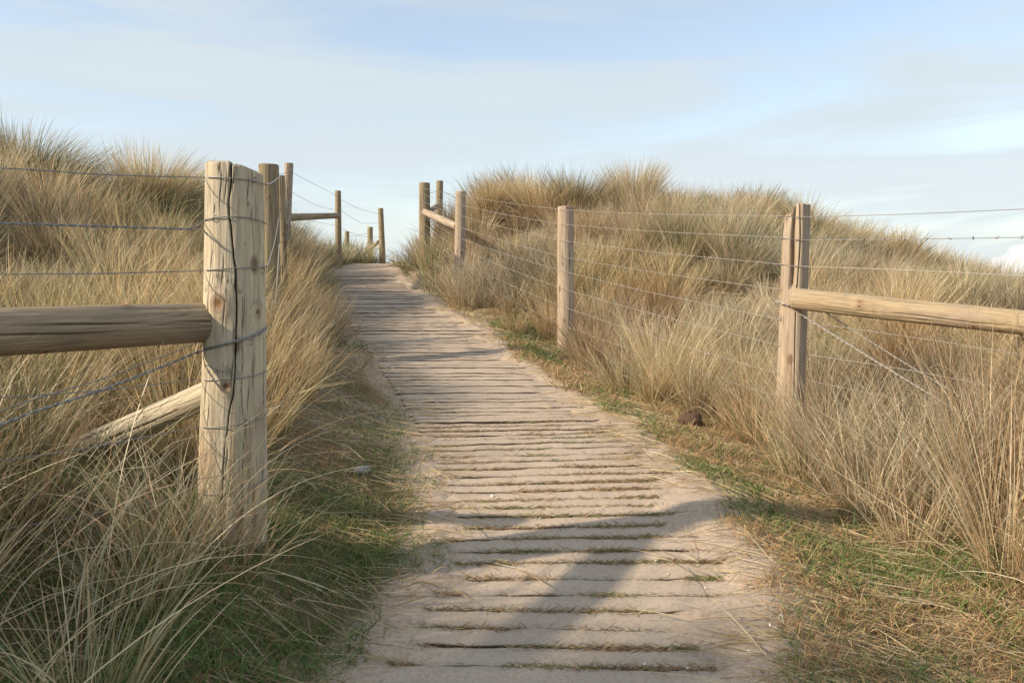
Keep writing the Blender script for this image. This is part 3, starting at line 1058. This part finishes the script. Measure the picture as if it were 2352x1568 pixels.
def log(name, p0, p1, r0, r1, mat, parent, nr=90, nz=110, seed=0, ztop=None, radf=None, mark=None, label=None, bow=0.0):
    """round timber from p0 to p1; local Z runs along it"""
    p0, p1 = Vector(p0), Vector(p1)
    L = (p1 - p0).length
    th = np.linspace(0, 2 * np.pi, nr, endpoint=False)
    tz = np.linspace(0, 1, nz)
    TH, T = np.meshgrid(th, tz)
    Z = T * L
    lump = (vn(np.cos(TH) * 1.3 + 5, Z * 2.0 + np.sin(TH) * 1.3, seed) - 0.5) * 0.07
    ridg = (vn(np.cos(TH) * 6 + 20, Z * 3.0 + np.sin(TH) * 6 * 1.0, seed + 2) - 0.5) * 0.03
    R = (r0 + (r1 - r0) * T) * (1 + lump + ridg)
    mk = np.zeros_like(R)
    kn = np.zeros_like(R)
    if radf is None and nz >= 60:
        rr = np.random.default_rng(seed + 900)
        for i in range(int(5 + L * 4)):
            a, z, s_ = rr.uniform(0, 6.283), rr.uniform(0.05, L), rr.uniform(0.007, 0.016)
            dx_ = ((TH - a + np.pi) % (2 * np.pi) - np.pi) * R
            d = np.hypot(dx_, (Z - z) * 0.8) / s_
            R = R + 0.22 * s_ * np.exp(-(d / 1.4) ** 2)
            kn = np.maximum(kn, 0.9 * np.exp(-(d / 0.7) ** 2) + 0.3 * np.exp(-((d - 1.4) / 0.3) ** 2))
            mk = np.maximum(mk, 0.55 * np.exp(-(d / 0.4) ** 2))
        for i in range(int(6 + L * 6)):
            a, z, h_ = rr.uniform(0, 6.283), rr.uniform(0, L), rr.uniform(0.05, 0.35)
            d = np.abs((TH - a - 0.05 * np.sin((Z - z) * 12) + np.pi) % (2 * np.pi) - np.pi) * R
            g = np.exp(-(d / 0.0026) ** 2) * np.clip(1.3 - np.abs(Z - z) / h_, 0, 1)
            R = R - 0.006 * g
            mk = np.maximum(mk, np.clip(g * 0.85, 0, 0.8))
    if radf is not None:
        R, mk, kn = radf(TH, Z, L, R)
    if ztop is not None:
        zt = ztop(TH, L)
        Z = np.where(T > 0.9, Z + (T - 0.9) / 0.1 * (zt - L), Z)
    bx = bow * np.sin(np.pi * T)
    X = R * np.cos(TH) + bx
    Yc = R * np.sin(TH)
    V = np.c_[X.ravel(), Yc.ravel(), Z.ravel()]
    faces = [grid_faces(nr, nz, wrap_u=True)]
    # both ends: chamfer ring, inner rings, centre
    mk_, kn_ = [mk.ravel()], [kn.ravel()]
    ends = []
    extra = []
    b = len(V)
    tris = []
    for e, (row, sgn) in enumerate(((0, -1), (nz - 1, 1))):
        ring = np.arange(row * nr, row * nr + nr)
        c = np.array([V[ring, 0].mean(), V[ring, 1].mean(), V[ring, 2].mean()])
        prev = ring
        for f, dz_ in ((0.93, 0.006), (0.6, 0.007), (0.25, 0.006)):
            pts = c + (V[ring] - c) * np.array([f, f, f if sgn > 0 else 1])
            pts[:, 2] = V[ring, 2] * f + c[2] * (1 - f) + sgn * dz_ + (rng.random(nr) - 0.5) * 0.003
            ids = np.arange(b, b + nr)
            extra.append(pts)
            mk_.append(np.full(nr, 0.10))
            kn_.append(np.full(nr, 0.05))
            b += nr
            nxt = np.roll(np.arange(nr), -1)
            q = np.stack([prev, prev[nxt], ids[nxt], ids], -1)
            if sgn < 0:
                q = q[:, ::-1]
            faces.append(q)
            prev = ids
        extra.append((c + np.array([0, 0, sgn * 0.004]))[None])
        mk_.append(np.array([0.3]))
        kn_.append(np.array([0.2]))
        nxt = np.roll(np.arange(nr), -1)
        q = np.stack([prev, prev[nxt], np.full(nr, b)], -1)
        if sgn < 0:
            q = q[:, ::-1]
        tris.append(q)
        b += 1
    V = np.concatenate([V] + extra)
    Q = np.concatenate(faces)
    Tq = np.concatenate(tris)
    loops = np.r_[Q.ravel(), Tq.ravel()]
    sizes = np.r_[np.full(len(Q), 4), np.full(len(Tq), 3)]
    me = np_mesh(name, V, loops, sizes, mat, attrs={'mark': np.concatenate(mk_), 'knot': np.concatenate(kn_)})
    o = bpy.data.objects.new(name, me)
    o.rotation_mode = 'QUATERNION'
    o.rotation_quaternion = (p1 - p0).to_track_quat('Z', 'Y')
    link(o, parent)
    o.location = p0 - (parent.location if parent else Vector())
    if label:
        o['label'] = label
    return o


def catmull(pts, n=8):
    pts = [Vector(p) for p in pts]
    if len(pts) == 2:
        return [pts[0].lerp(pts[1], i / n) for i in range(n + 1)]
    out = []
    for i in range(len(pts) - 1):
        a = pts[max(i - 1, 0)]
        b, c = pts[i], pts[i + 1]
        d = pts[min(i + 2, len(pts) - 1)]
        for k in range(n):
            t = k / n
            out.append(0.5 * ((2 * b) + (c - a) * t + (2 * a - 5 * b + 4 * c - d) * t * t + (3 * b - a - 3 * c + d) * t ** 3))
    out.append(pts[-1])
    return out


def tube_arrays(pts, rad, ns=6):
    n = len(pts)
    V = []
    up = Vector((0, 0, 1))
    for i, p in enumerate(pts):
        d = (pts[min(i + 1, n - 1)] - pts[max(i - 1, 0)]).normalized()
        s = d.cross(up)
        if s.length < 1e-3:
            s = d.cross(Vector((1, 0, 0)))
        s.normalize()
        u = s.cross(d)
        for k in range(ns):
            a = 2 * math.pi * k / ns
            q = p + s * math.cos(a) * rad + u * math.sin(a) * rad
            V.append(tuple(q))
    return np.array(V), grid_faces(ns, n, wrap_u=True)


def wire(name, paths, rad, mat, parent, label=None, barbs=None):
    Vs, Fs = [], []
    b = 0
    org = parent.location if parent else Vector()
    for pts in paths:
        v, f = tube_arrays([p - org for p in pts], rad)
        Vs.append(v)
        Fs.append(f + b)
        b += len(v)
    V = np.concatenate(Vs)
    Fq = np.concatenate(Fs)
    me = np_mesh(name, V, Fq.ravel(), np.full(len(Fq), 4), mat)
    o = link(bpy.data.objects.new(name, me), parent)
    if label:
        o['label'] = label
    return o


def twist(pts, rad, pitch_=0.06, step=0.012):
    """two strands wound round one another along pts"""
    seg = catmull(pts, 6)
    dense = []
    for a, b in zip(seg[:-1], seg[1:]):
        k = max(1, int((b - a).length / step))
        dense += [a.lerp(b, i / k) for i in range(k)]
    dense.append(seg[-1])
    out = [[], []]
    s = 0
    for i, p in enumerate(dense):
        d = (dense[min(i + 1, len(dense) - 1)] - dense[max(i - 1, 0)]).normalized()
        sd_ = d.cross(Vector((0, 0, 1))).normalized()
        u = sd_.cross(d)
        if i:
            s += (p - dense[i - 1]).length
        for j in (0, 1):
            a = s / pitch_ * 2 * math.pi + j * math.pi
            out[j].append(p + sd_ * math.cos(a) * rad + u * math.sin(a) * rad)
    return out


def barb_paths(pts, every, size):
    seg = catmull(pts, 10)
    out = []
    acc = 0
    for a, b in zip(seg[:-1], seg[1:]):
        L = (b - a).length
        d = (b - a).normalized()
        while acc < L:
            p = a + d * acc
            s1 = Vector((random.uniform(-1, 1), random.uniform(-1, 1), random.uniform(0.5, 1))).normalized()
            for v in (s1, d.cross(s1).normalized()):
                out.append([p - v * size, p, p + v * size])
            acc += every
        acc -= L
    return out


def at(a, py):
    """point on post line a=(foot,top) that shows at height py"""
    lo, hi = 0.0, 1.0
    for _ in range(30):
        m = (lo + hi) / 2
        p = a[0].lerp(a[1], m)
        cp, sp = math.cos(PITCH), math.sin(PITCH)
        dv = p - Vector((0, 0, EYE))
        dep = dv.y * cp - dv.z * sp
        v = dv.y * sp + dv.z * cp
        yy = 784 - F * v / dep
        if yy > py:
            lo = m
        else:
            hi = m
    return a[0].lerp(a[1], (lo + hi) / 2)


def sink(px, py, Y, d=0.12):
    """foot of a post, a little below the ground under it"""
    q = P(px, py, Y)
    g = float(ground(q.x, q.y, fine=False))
    return Vector((q.x, q.y, min(q.z, g) - d))


# ---- left fence
LF = empty('post_and_wire_fence', sink(560, 1215, 2.80))
tag(LF, 'post and wire fence left of the path, with the thick split pale post nearest', 'fence', 'post and wire fences')

L0a, L0b = sink(533, 1215, 2.82), P(541, 384, 2.80)
KN = [(505, 698, 0.034, 1.0), (586, 717, 0.014, 1.0), (518, 888, 0.024, 1.0), (598, 932, 0.008, 0.8), (567, 465, 0.006, 0.5), (480, 500, 0.004, 0.5), (560, 560, 0.005, .4), (590, 600, 0.004, .4)]
CRK = [(378, 0.42), (430, 0.41), (500, 0.395), (530, 0.44), (600, 0.50), (700, 0.53), (800, 0.53), (900, 0.49), (960, 0.42), (1060, 0.36), (1150, 0.33)]
CRK2 = [(820, 0.62), (900, 0.60), (1000, 0.66), (1100, 0.62), (1200, 0.60)]
_ax = (L0b - L0a).normalized()
_q = (L0b - L0a).to_track_quat('Z', 'Y')
_xl = _q @ Vector((1, 0, 0))
_yl = _q @ Vector((0, 1, 0))
_tocam = (Vector((0, 0, 1.0)) - (L0a + L0b) / 2)
FACE0 = math.atan2(_tocam.dot(_yl), _tocam.dot(_xl))     # local angle that faces the viewpoint


def l0_z(py):
    q = P(540, py, 2.70)
    return (q - L0a).dot(_ax)


def l0_ang(f):
    return FACE0 + math.asin(max(-1, min(1, 2 * f - 1)))


def l0_rad(TH, Z, L, R):
    mk = np.zeros_like(R)
    kn = np.zeros_like(R)
    for cr, wd, dp in ((CRK, 0.0021, 0.03), (CRK2, 0.0009, 0.006)):
        zs = np.array([l0_z(p) for p, f in cr])[::-1]
        an = np.array([l0_ang(f) for p, f in cr])[::-1]
        a = np.interp(Z, zs, an) + (fbm(Z * 16, Z * 0, 5, 3) - 0.5) * 0.09
        d = np.abs((TH - a + np.pi) % (2 * np.pi) - np.pi) * R
        inside = (Z > zs[0]) & (Z < zs[-1] + 0.2)
        wv = wd * (0.35 + 1.1 * vn(Z * 6, Z * 0 + 3, 8)) * np.where(inside, 1, 0.001)
        g = np.exp(-(d / wv) ** 2)
        R = R - dp * g
        mk = np.maximum(mk, np.clip(g * 1.4, 0, 1))
    # short checks
    rr = np.random.default_rng(5)
    for i in range(46):
        a = FACE0 + rr.uniform(-1.6, 1.6)
        z = rr.uniform(0.15, L)
        h = rr.uniform(0.02, 0.10)
        d = np.abs((TH - a - 0.03 * np.sin((Z - z) * 40) + np.pi) % (2 * np.pi) - np.pi) * R
        g = np.exp(-(d / 0.0016) ** 2) * np.clip(1 - np.abs(Z - z) / h, 0, 1)
        R = R - 0.006 * g
        mk = np.maximum(mk, np.clip(g * 0.9, 0, 0.8))
    for px, py, s, am in KN:
        w = 0.5 * (np.interp(py, [378, 1180], [126, 152]))
        c = 541 - (py - 384) / 800 * 9
        f = 0.5 + 0.5 * (px - c) / w
        a = l0_ang(f)
        z = l0_z(py)
        dx_ = ((TH - a + np.pi) % (2 * np.pi) - np.pi) * R
        d = np.hypot(dx_, (Z - z) * 0.85) / s
        R = R + 0.35 * s * np.exp(-(d / 1.5) ** 2) - 0.25 * s * np.exp(-(d / 0.5) ** 2)
        rings = 0.5 + 0.5 * np.cos(d * 9)
        kn = np.maximum(kn, am * (np.exp(-(d / 0.62) ** 2) + 0.35 * rings * np.exp(-((d - 1.1) / 0.5) ** 2)))
        mk = np.maximum(mk, am * 0.75 * np.exp(-((d - 0.25) / 0.12) ** 2) * (s < 0.03) + (am * 0.8 * np.exp(-(d / 0.5) ** 2) if s < 0.01 else 0))
        if s > 0.013:      # torn bark above the big knots
            t = np.exp(-((d - 2.1) / 0.5) ** 2) * (Z > z + s) * (vn(TH * 60, Z * 60, 3) > 0.55)
            mk = np.maximum(mk, 0.7 * t)
    # rusty stain and rot low down
    low_ = sstep(0.55, 0.12, Z / L) * np.clip((vn(TH * 4, Z * 5, 13) - 0.45) * 2.4, 0, 1)
    kn = np.maximum(kn, low_ * 0.65)
    return R, np.clip(mk, 0, 1), np.clip(kn, 0, 1)


def l0_top(TH, L):
    s = np.sin(TH - FACE0)      # -1 left, 1 right as seen
    z = np.where(s < -0.17, L + 0.004, L - 0.004 - 0.022 * np.clip(s + 0.1, 0, 1.2) ** 1.3)
    return z + (vn(TH * 9, TH * 0, 4) - 0.5) * 0.006


log('post', L0a, L0b, 0.119, 0.0945, M_pale, LF, nr=380, nz=330, seed=3, ztop=l0_top, radf=l0_rad, label='thick pale split post with knots')
PO = Vector((-2.28, 1.38, 0))
PO.z = float(ground(PO.x, PO.y, fine=False))
PB = PO + Vector((0, 0, -0.15))
PT = PO + Vector((0, 0, 1.30))
log('post', PB, PT, 0.10, 0.09, M_tan, LF, seed=11)
railA = P(463, 741, 2.75)
pr0 = P(0, 762, 2.27)
railB = railA + (pr0 - railA) * 2.8
log('rail', railA, railB, 0.067, 0.071, M_rail, LF, nr=200, nz=260, seed=21, label='thick grey brown round rail')
log('brace', P(70, 1085, 3.45), P(500, 896, 2.98), 0.060, 0.052, M_pale, LF, nr=110, nz=150, seed=22, label='slanting pale brace pole')
L1a, L1b = sink(622, 780, 6.2), P(617, 380, 6.2)
log('post', L1a, L1b, 0.082, 0.074, M_green, LF, nr=140, nz=180, seed=23, label='yellow green treated post')
log('stake', sink(655, 760, 6.9), P(646, 405, 6.9), 0.036, 0.030, M_far, LF, seed=24)
L2a, L2b = sink(650, 625, 9.6), P(664, 376, 9.6)
log('post', L2a, L2b, 0.066, 0.050, M_tan, LF, seed=25)
L3a, L3b = sink(778, 612, 13.3), P(776, 439, 13.3)
log('post', L3a, L3b, 0.054, 0.050, M_far, LF, seed=26)
log('rail', P(650, 500, 10.2), P(777, 495, 13.2), 0.050, 0.044, M_far, LF, seed=27)
L4a, L4b = sink(880, 610, 15.4), P(874, 479, 15.4)
log('post', L4a, L4b, 0.062, 0.052, M_far, LF, seed=28)

# wires of the left fence, near bay: from the post off the frame to the split post and round it
WL = []


def around(pl, pm, pr, n=9, gap=0.004):
    """points of a wire lying on the face of the split post, heights read at its left, middle and right"""
    out = []
    for i in range(n):
        t = i / (n - 1)
        a = math.radians(-78 + 156 * t)
        py = pl * (1 - t) * (1 - 2 * t) + pm * 4 * t * (1 - t) + pr * t * (2 * t - 1)
        c = at((L0a, L0b), py)
        k = (c - L0a).length / (L0b - L0a).length
        R = (0.119 + (0.0945 - 0.119) * k) * 1.03 + gap
        f = Vector((-c.x, -c.y, 0)).normalized()
        s_ = Vector((-f.y, f.x, 0))
        out.append(c + f * math.cos(a) * R + s_ * math.sin(a) * R)
    return out


def lw(pts, rad=0.0019, mat=M_wire, label=None, name='wire', tw=False):
    pp = []
    for p in pts:
        if len(p) == 4:
            pp += around(*p[1:])
        else:
            pp.append(P(*p))
    if pts[0][0] < 0 and len(pts[0]) == 3:
        pp.insert(0, pp[0] + (pp[0] - pp[1]) * 1.2)
    wire(name, twist(pp, rad * 1.1) if tw else [catmull(pp, 8)], rad, mat, LF, label)


def end_l(y0, yp):
    """continue past the frame's left edge to the next post"""
    return (-560, y0 + (y0 - yp) * 0.75, 1.86)


for y0, ya, yb, rad in ((386, 412, 424, 0.0020), (630, 622, 612, 0.0020)):
    lw([end_l(y0, ya), (0, y0, 2.27), (240, (y0 + ya) / 2 + 2, 2.46), ('w', ya, (ya + yb) / 2, yb), (612, yb, 2.80)], rad)
lw([(612, 424, 2.80), (630, 416, 3.6), (646, 402, 6.8)], 0.002, M_wirelit)
lw([(-560, 505, 1.86), (0, 513, 2.27), (240, 520, 2.46), (425, 526, 2.66), (462, 527, 2.76)], 0.0022, tw=True)
lw([(425, 526, 2.66), (450, 520, 2.70), ('w', 511, 503, 514)], 0.0021)
# bracing wires running down to the left
lw([(-420, 1180, 2.0), (0, 976, 2.27), (240, 893, 2.46), ('w', 803, 779, 752)], 0.0026, tw=True)
lw([(-420, 1120, 2.2), (0, 944, 2.45), (240, 868, 2.62), (430, 796, 2.80), (480, 772, 2.84)], 0.0022)
for y0, ya, yb in ((913, 866, 850), (1058, 972, 948), (1216, 1120, 1093)):
    lw([end_l(y0, ya), (0, y0, 2.27), (240, (y0 + ya) / 2 + 6, 2.46), ('w', ya, (ya + yb) / 2 + 3, yb)], 0.0017)
lw([(474, 838, 2.71), (500, 850, 2.695), (535, 858, 2.68), (545, 853, 2.68)], 0.0014)
lw([(640, 500, 6.0), (632, 550, 5.5), (620, 595, 4.6), (612, 612, 2.80)], 0.0022, M_wirelit)
lw([(642, 560, 6.0), (636, 650, 5.9), (630, 740, 5.8), (628, 800, 5.7)], 0.0025, M_wirelit)


for py, ang in ((418, 38), (506, -40), (622, 60), (782, 30), (870, -25), (960, 20)):
    c = at((L0a, L0b), py)
    k = (c - L0a).length / (L0b - L0a).length
    R = (0.119 + (0.0945 - 0.119) * k) * 1.03
    f = Vector((-c.x, -c.y, 0)).normalized()
    s_ = Vector((-f.y, f.x, 0))
    d = f * math.cos(math.radians(ang)) + s_ * math.sin(math.radians(ang))
    t = Vector((-d.y, d.x, 0)) * 0.3 + Vector((0, 0, 1))
    b0 = c + d * R
    wire('staple', [[b0 - t * 0.009 - d * 0.01, b0 - t * 0.009 + d * 0.005, b0 + d * 0.010, b0 + t * 0.009 + d * 0.005, b0 + t * 0.009 - d * 0.01]], 0.0017, M_wire, LF)


def span(a, b, fr, rad, parent, mat, sag=0.02, off=(0, 0, 0)):
    """wire between two posts (foot, top pairs) at fraction fr down from the top"""
    p = a[1].lerp(a[0], fr)
    q = b[1].lerp(b[0], fr)
    m = p.lerp(q, 0.5) - Vector((0, 0, sag))
    o = Vector(off)
    wire('wire', [catmull([p + o, m + o, q + o], 10)], rad, mat, parent)


for fr in (0.05, 0.16, 0.30, 0.44, 0.58):
    span((L1a, L1b), (L2a, L2b), fr, 0.0025, LF, M_wire, off=(0.05, -0.05, 0))
for fr, sg in ((0.06, 0.0), (0.22, 0.05), (0.40, 0.03)):
    span((L2a, L2b), (L3a, L3b), fr, 0.0022, LF, M_wire, sg)
for fr, sg in ((0.08, 0.05), (0.20, 0.12), (0.42, 0.06), (0.6, 0.03)):
    span((L3a, L3b), (L4a, L4b), fr, 0.0024, LF, M_wire, sg)

# ---- the short run of fence beyond the crest
FF = empty('post_and_wire_fence', P(825, 640, 19))
tag(FF, 'distant stub of fence with two short posts showing above the crest grass', 'fence', 'post and wire fences')
q0, q1 = P(797, 640, 19), P(797, 532, 19)
q2, q3 = P(851, 640, 18), P(850, 522, 18)
log('post', q0, q1, 0.06, 0.055, M_far, FF, nr=24, nz=20, seed=31)
log('post', q2, q3, 0.065, 0.060, M_far, FF, nr=24, nz=20, seed=32)
log('brace', P(838, 580, 18), P(869, 556, 16), 0.045, 0.04, M_far, FF, nr=24, nz=20, seed=33)
for fr in (0.1, 0.3):
    span((q0, q1), (q2, q3), fr, 0.004, FF, M_wire)

# ---- right fence
RF = empty('post_and_wire_fence', sink(1812, 1000, 4.7))
tag(RF, 'post and wire fence right of the path, with the split square post nearest', 'fence', 'post and wire fences')
R0a, R0b = sink(1812, 1000, 4.7), P(1830, 472, 4.7)
_q0 = (R0b - R0a).to_track_quat('Z', 'Y')
_tc0 = Vector((0, 0, 1)) - (R0a + R0b) / 2
FACER = math.atan2(_tc0.dot(_q0 @ Vector((0, 1, 0))), _tc0.dot(_q0 @ Vector((1, 0, 0))))


def r0_rad(TH, Z, L, R):
    ph = TH - FACER
    # squared section
    k = (np.abs(np.cos(ph + 0.35)) ** 5 + np.abs(np.sin(ph + 0.35)) ** 5) ** (-1 / 5)
    R = R * (0.45 + 0.55 * k)
    up_ = sstep(L - 0.50, L - 0.44, Z)
    # the deep split down the front, top third
    c = -0.18 + 0.04 * np.sin(Z * 17)
    d = np.abs((ph - c + np.pi) % (2 * np.pi) - np.pi)
    g = np.exp(-(d / 0.16) ** 2) * up_
    R = R - 0.030 * g
    mk = g * 0.32
    d2 = np.abs((ph - 0.30 + 0.05 * np.sin(Z * 13) + np.pi) % (2 * np.pi) - np.pi)
    g2 = np.exp(-(d2 / 0.045) ** 2) * up_
    R = R - 0.012 * g2
    mk = np.maximum(mk, g2 * 0.7)
    # hairline crack the rest of the way
    d3 = np.abs((ph - 0.22 - 0.04 * np.sin(Z * 5) + np.pi) % (2 * np.pi) - np.pi) * R
    g3 = np.exp(-(d3 / 0.0024) ** 2) * (Z < L - 0.46) * (Z > 0.35)
    R = R - 0.01 * g3
    mk = np.maximum(mk, g3 * 0.9)
    # narrower left half up top
    lf = np.exp(-((ph + 1.0) / 0.6) ** 2) * sstep(L - 0.25, L - 0.05, Z)
    R = R * (1 - 0.22 * lf)
    kn = np.clip((vn(TH * 3, Z * 4, 9) - 0.6) * 1.5, 0, 0.3)
    band = np.exp(-((Z - 0.42) / 0.02) ** 2) * 0.35
    return R, np.clip(mk, 0, 1), np.clip(kn + band, 0, 1)


def r0_top(TH, L):
    ph = (TH - FACER + np.pi) % (2 * np.pi) - np.pi
    left = sstep(-0.15, -0.5, ph)
    return L - left * (0.055 + 0.035 * (vn(TH * 14, TH * 0, 6))) + (vn(TH * 11, TH * 0, 7) - 0.5) * 0.012


log('post', R0a, R0b, 0.079, 0.069, M_tan, RF, nr=220, nz=260, seed=41, ztop=r0_top, radf=r0_rad, label='squared post split down its top')
R1a, R1b = sink(1300, 800, 7.4), P(1299, 476, 7.4)
log('post', R1a, R1b, 0.080, 0.072, M_tan, RF, nr=140, nz=180, seed=42)
R2a, R2b = sink(1055, 674, 10.3), P(1058, 441, 10.3)
log('post', R2a, R2b, 0.072, 0.068, M_tan, RF, seed=43)
R3a, R3b = sink(975, 612, 13.0), P(975, 421, 13.0)
log('post', R3a, R3b, 0.092, 0.088, M_green, RF, seed=44, label='thick greenish corner post')
R4a, R4b = sink(1006, 612, 14.3), P(1010, 416, 14.3)
log('post', R4a, R4b, 0.068, 0.060, M_far, RF, seed=45)
log('rail', P(1050, 521, 10.35), P(976, 487, 12.9), 0.050, 0.052, M_tan, RF, seed=46)
log('rail', P(976, 490, 12.95), P(1010, 470, 14.2), 0.045, 0.045, M_tan, RF, seed=47)
ra = P(1826, 686, 4.60)
rb = P(2352, 741, 3.92)
re = ra + (rb - ra) * 2.0
log('rail', ra, re, 0.0625, 0.0595, M_tanrail, RF, nr=200, nz=260, seed=48, label='round rail with swirling grain')
RPx = re + Vector((0.06, 0.06, 0))
gz = float(ground(RPx.x, RPx.y, fine=False))
log('post', (RPx.x, RPx.y, gz - 0.15), (RPx.x, RPx.y, re.z + 0.45), 0.08, 0.075, M_tan, RF, seed=49)

offw = Vector((-0.045, -0.072, 0))
for i, (y0, y1, y2, y3) in enumerate(((497, 483, 448, 432), (546, 516, 470, 446), (607, 553, 494, 462), (665, 590, 520, 478), (733, 622, 545, 494),
                                      (792, 662, 568, 510), (857, 703, 597, 530), (909, 745, 622, 550))):
    a = at((R0a, R0b), y0) + Vector((-0.085, -0.03, 0))
    b = at((R1a, R1b), y1) + offw
    c = at((R2a, R2b), y2) + offw
    d = at((R3a, R3b), y3) + offw
    sg = Vector((0, 0, 0.012))
    pts = catmull([a, a.lerp(b, 0.5) - sg, b], 8)[:-1] + catmull([b, b.lerp(c, 0.5) - sg, c], 8)[:-1] + catmull([c, c.lerp(d, 0.5) - sg, d], 6)
    wire('wire', [pts], 0.0018, M_wirelit, RF)
for fr in (0.1, 0.28, 0.45):
    span((R3a, R3b), (R4a, R4b), fr, 0.0035, RF, M_wire)
R5 = (Vector((0.3, 15.2, 1.4)), Vector((0.3, 15.2, 2.3)))
for fr in (0.1, 0.3):
    span((R4a, R4b), R5, fr, 0.0035, RF, M_wire)


def rw(pts, rad=0.0022, mat=M_wirelit, tw=False, barbs=False, label=None):
    pp = [P(*p) for p in pts]
    e = pp[-1] + (pp[-1] - pp[-2]) * 0.95
    pp.append(e)
    paths = twist(pp, rad * 1.1) if tw else [catmull(pp, 8)]
    if barbs:
        paths += barb_paths(pp[1:], 0.105, 0.010)
    wire('barbed_wire' if barbs else 'wire', paths, rad, mat, RF, label)


rw([(1786, 497, 4.62), (1850, 498, 4.60), (2100, 491, 4.24), (2352, 480, 3.92)], 0.0022, M_wire)
rw([(1786, 546, 4.62), (1850, 551, 4.60), (2100, 549, 4.24), (2352, 545, 3.92)], 0.0022, M_wire, barbs=True, label='barbed wire strand')
rw([(1786, 607, 4.62), (1850, 612, 4.60), (2100, 621, 4.24), (2352, 634, 3.92)], 0.0024)
rw([(1840, 738, 4.66), (2100, 775, 4.30), (2352, 814, 3.98)], 0.0018)
rw([(1840, 812, 4.66), (2100, 852, 4.30), (2352, 902, 3.98)], 0.0018)
rw([(1840, 870, 4.66), (2100, 925, 4.30), (2352, 985, 3.98)], 0.0018)
rw([(1780, 690, 4.66), (1812, 701, 4.60), (1848, 727, 4.60), (2116, 893, 4.20), (2352, 1032, 3.90)], 0.0027, M_wirelit, tw=True)
rw([(1888, 712, 4.62), (1960, 758, 4.5), (2091, 841, 4.33), (2352, 995, 4.02)], 0.0022, M_wirelit, tw=True)

# ------------------------------------------------------------------ small things on the ground


def lumpy(name, loc, size, mat, label, cat, seed, squash=(1, 0.75, 0.55), group=None, rough=0.25):
    r = np.random.default_rng(seed)
    nu, nv = 28, 16
    th = np.linspace(0, 2 * np.pi, nu, endpoint=False)
    ph = np.linspace(0.04, np.pi - 0.04, nv)
    TH, PH = np.meshgrid(th, ph)
    x, y, z = np.cos(TH) * np.sin(PH), np.sin(TH) * np.sin(PH), np.cos(PH)
    k = np.ones_like(x)
    for i in range(7):
        n = r.normal(size=3)
        n /= np.linalg.norm(n)
        d = x * n[0] + y * n[1] + z * n[2]
        k = k - rough * np.clip(d - 0.55, 0, 1)
    k += (vn(x * 3 + seed, y * 3 + z * 3, seed) - 0.5) * rough * 0.6
    V = np.c_[(x * k * squash[0]).ravel(), (y * k * squash[1]).ravel(), (z * k * squash[2]).ravel()] * size
    Fq = grid_faces(nu, nv, wrap_u=True)
    c0 = [list(range(nu))[::1]]
    c1 = [[(nv - 1) * nu + i for i in range(nu)][::-1]]
    loops = np.r_[Fq.ravel(), np.array(c0).ravel(), np.array(c1).ravel()]
    sizes = np.r_[np.full(len(Fq), 4), nu, nu]
    me = np_mesh(name, V, loops, sizes, mat)
    o = link(bpy.data.objects.new(name, me))
    o.location = loc
    o.rotation_euler = (0, 0, r.random() * 0.6)
    return tag(o, label, cat, group)


q = P(833, 1057, 3.85)
lumpy('stone', (q.x, q.y, float(ground(q.x, q.y)) + 0.012), 0.048, M_stone, 'smooth blue grey stone in the turf left of the path', 'stone', 3, rough=0.15)
q = P(1583, 975, 4.9)
lumpy('earth_clod', (q.x, q.y, float(ground(q.x, q.y)) + 0.03), 0.085, M_clod, 'dark brown earth clod at the foot of the grass right of the path', 'clod', 5, rough=0.4, squash=(1, 0.8, 0.7))
proto = None
r = np.random.default_rng(12)
sh = [(1640, 1475), (1662, 1480), (1700, 1420), (1692, 1456), (1760, 1395), (1770, 1440), (1610, 1505), (1745, 1470), (1480, 1525), (1655, 1520),
      (1400, 1535), (1505, 1290), (1620, 1350), (1240, 1190), (1300, 1162), (1790, 1420), (1720, 1500), (1580, 1540), (1130, 1140), (1535, 1320)]
for i, (px, py) in enumerate(sh):
    # where that ray meets the sand
    Yq = 2.0
    while Yq < 6:
        q = P(px, py, Yq)
        gz = max(float(ground(q.x, q.y)), float(pZ(Yq)) if off_path(q.x, q.y) < 0 else -9)
        if q.z <= gz:
            break
        Yq += 0.01
    if proto is None:
        proto = lumpy('shell_fragment', (q.x, q.y, gz + 0.001), 0.008, M_shell, 'tiny white shell fragment lying on the sandy path', 'shell', 9,
                      group='shell fragments scattered on the sand', squash=(1, 0.7, 0.35))
        o = proto
    else:
        o = proto.copy()
        COL.objects.link(o)
    o.location = (q.x, q.y, gz + 0.001)
    s = 0.5 + r.random() * 0.75
    o.scale = (s, s, s)
    o.rotation_euler = (r.random(), r.random(), r.random() * 6)
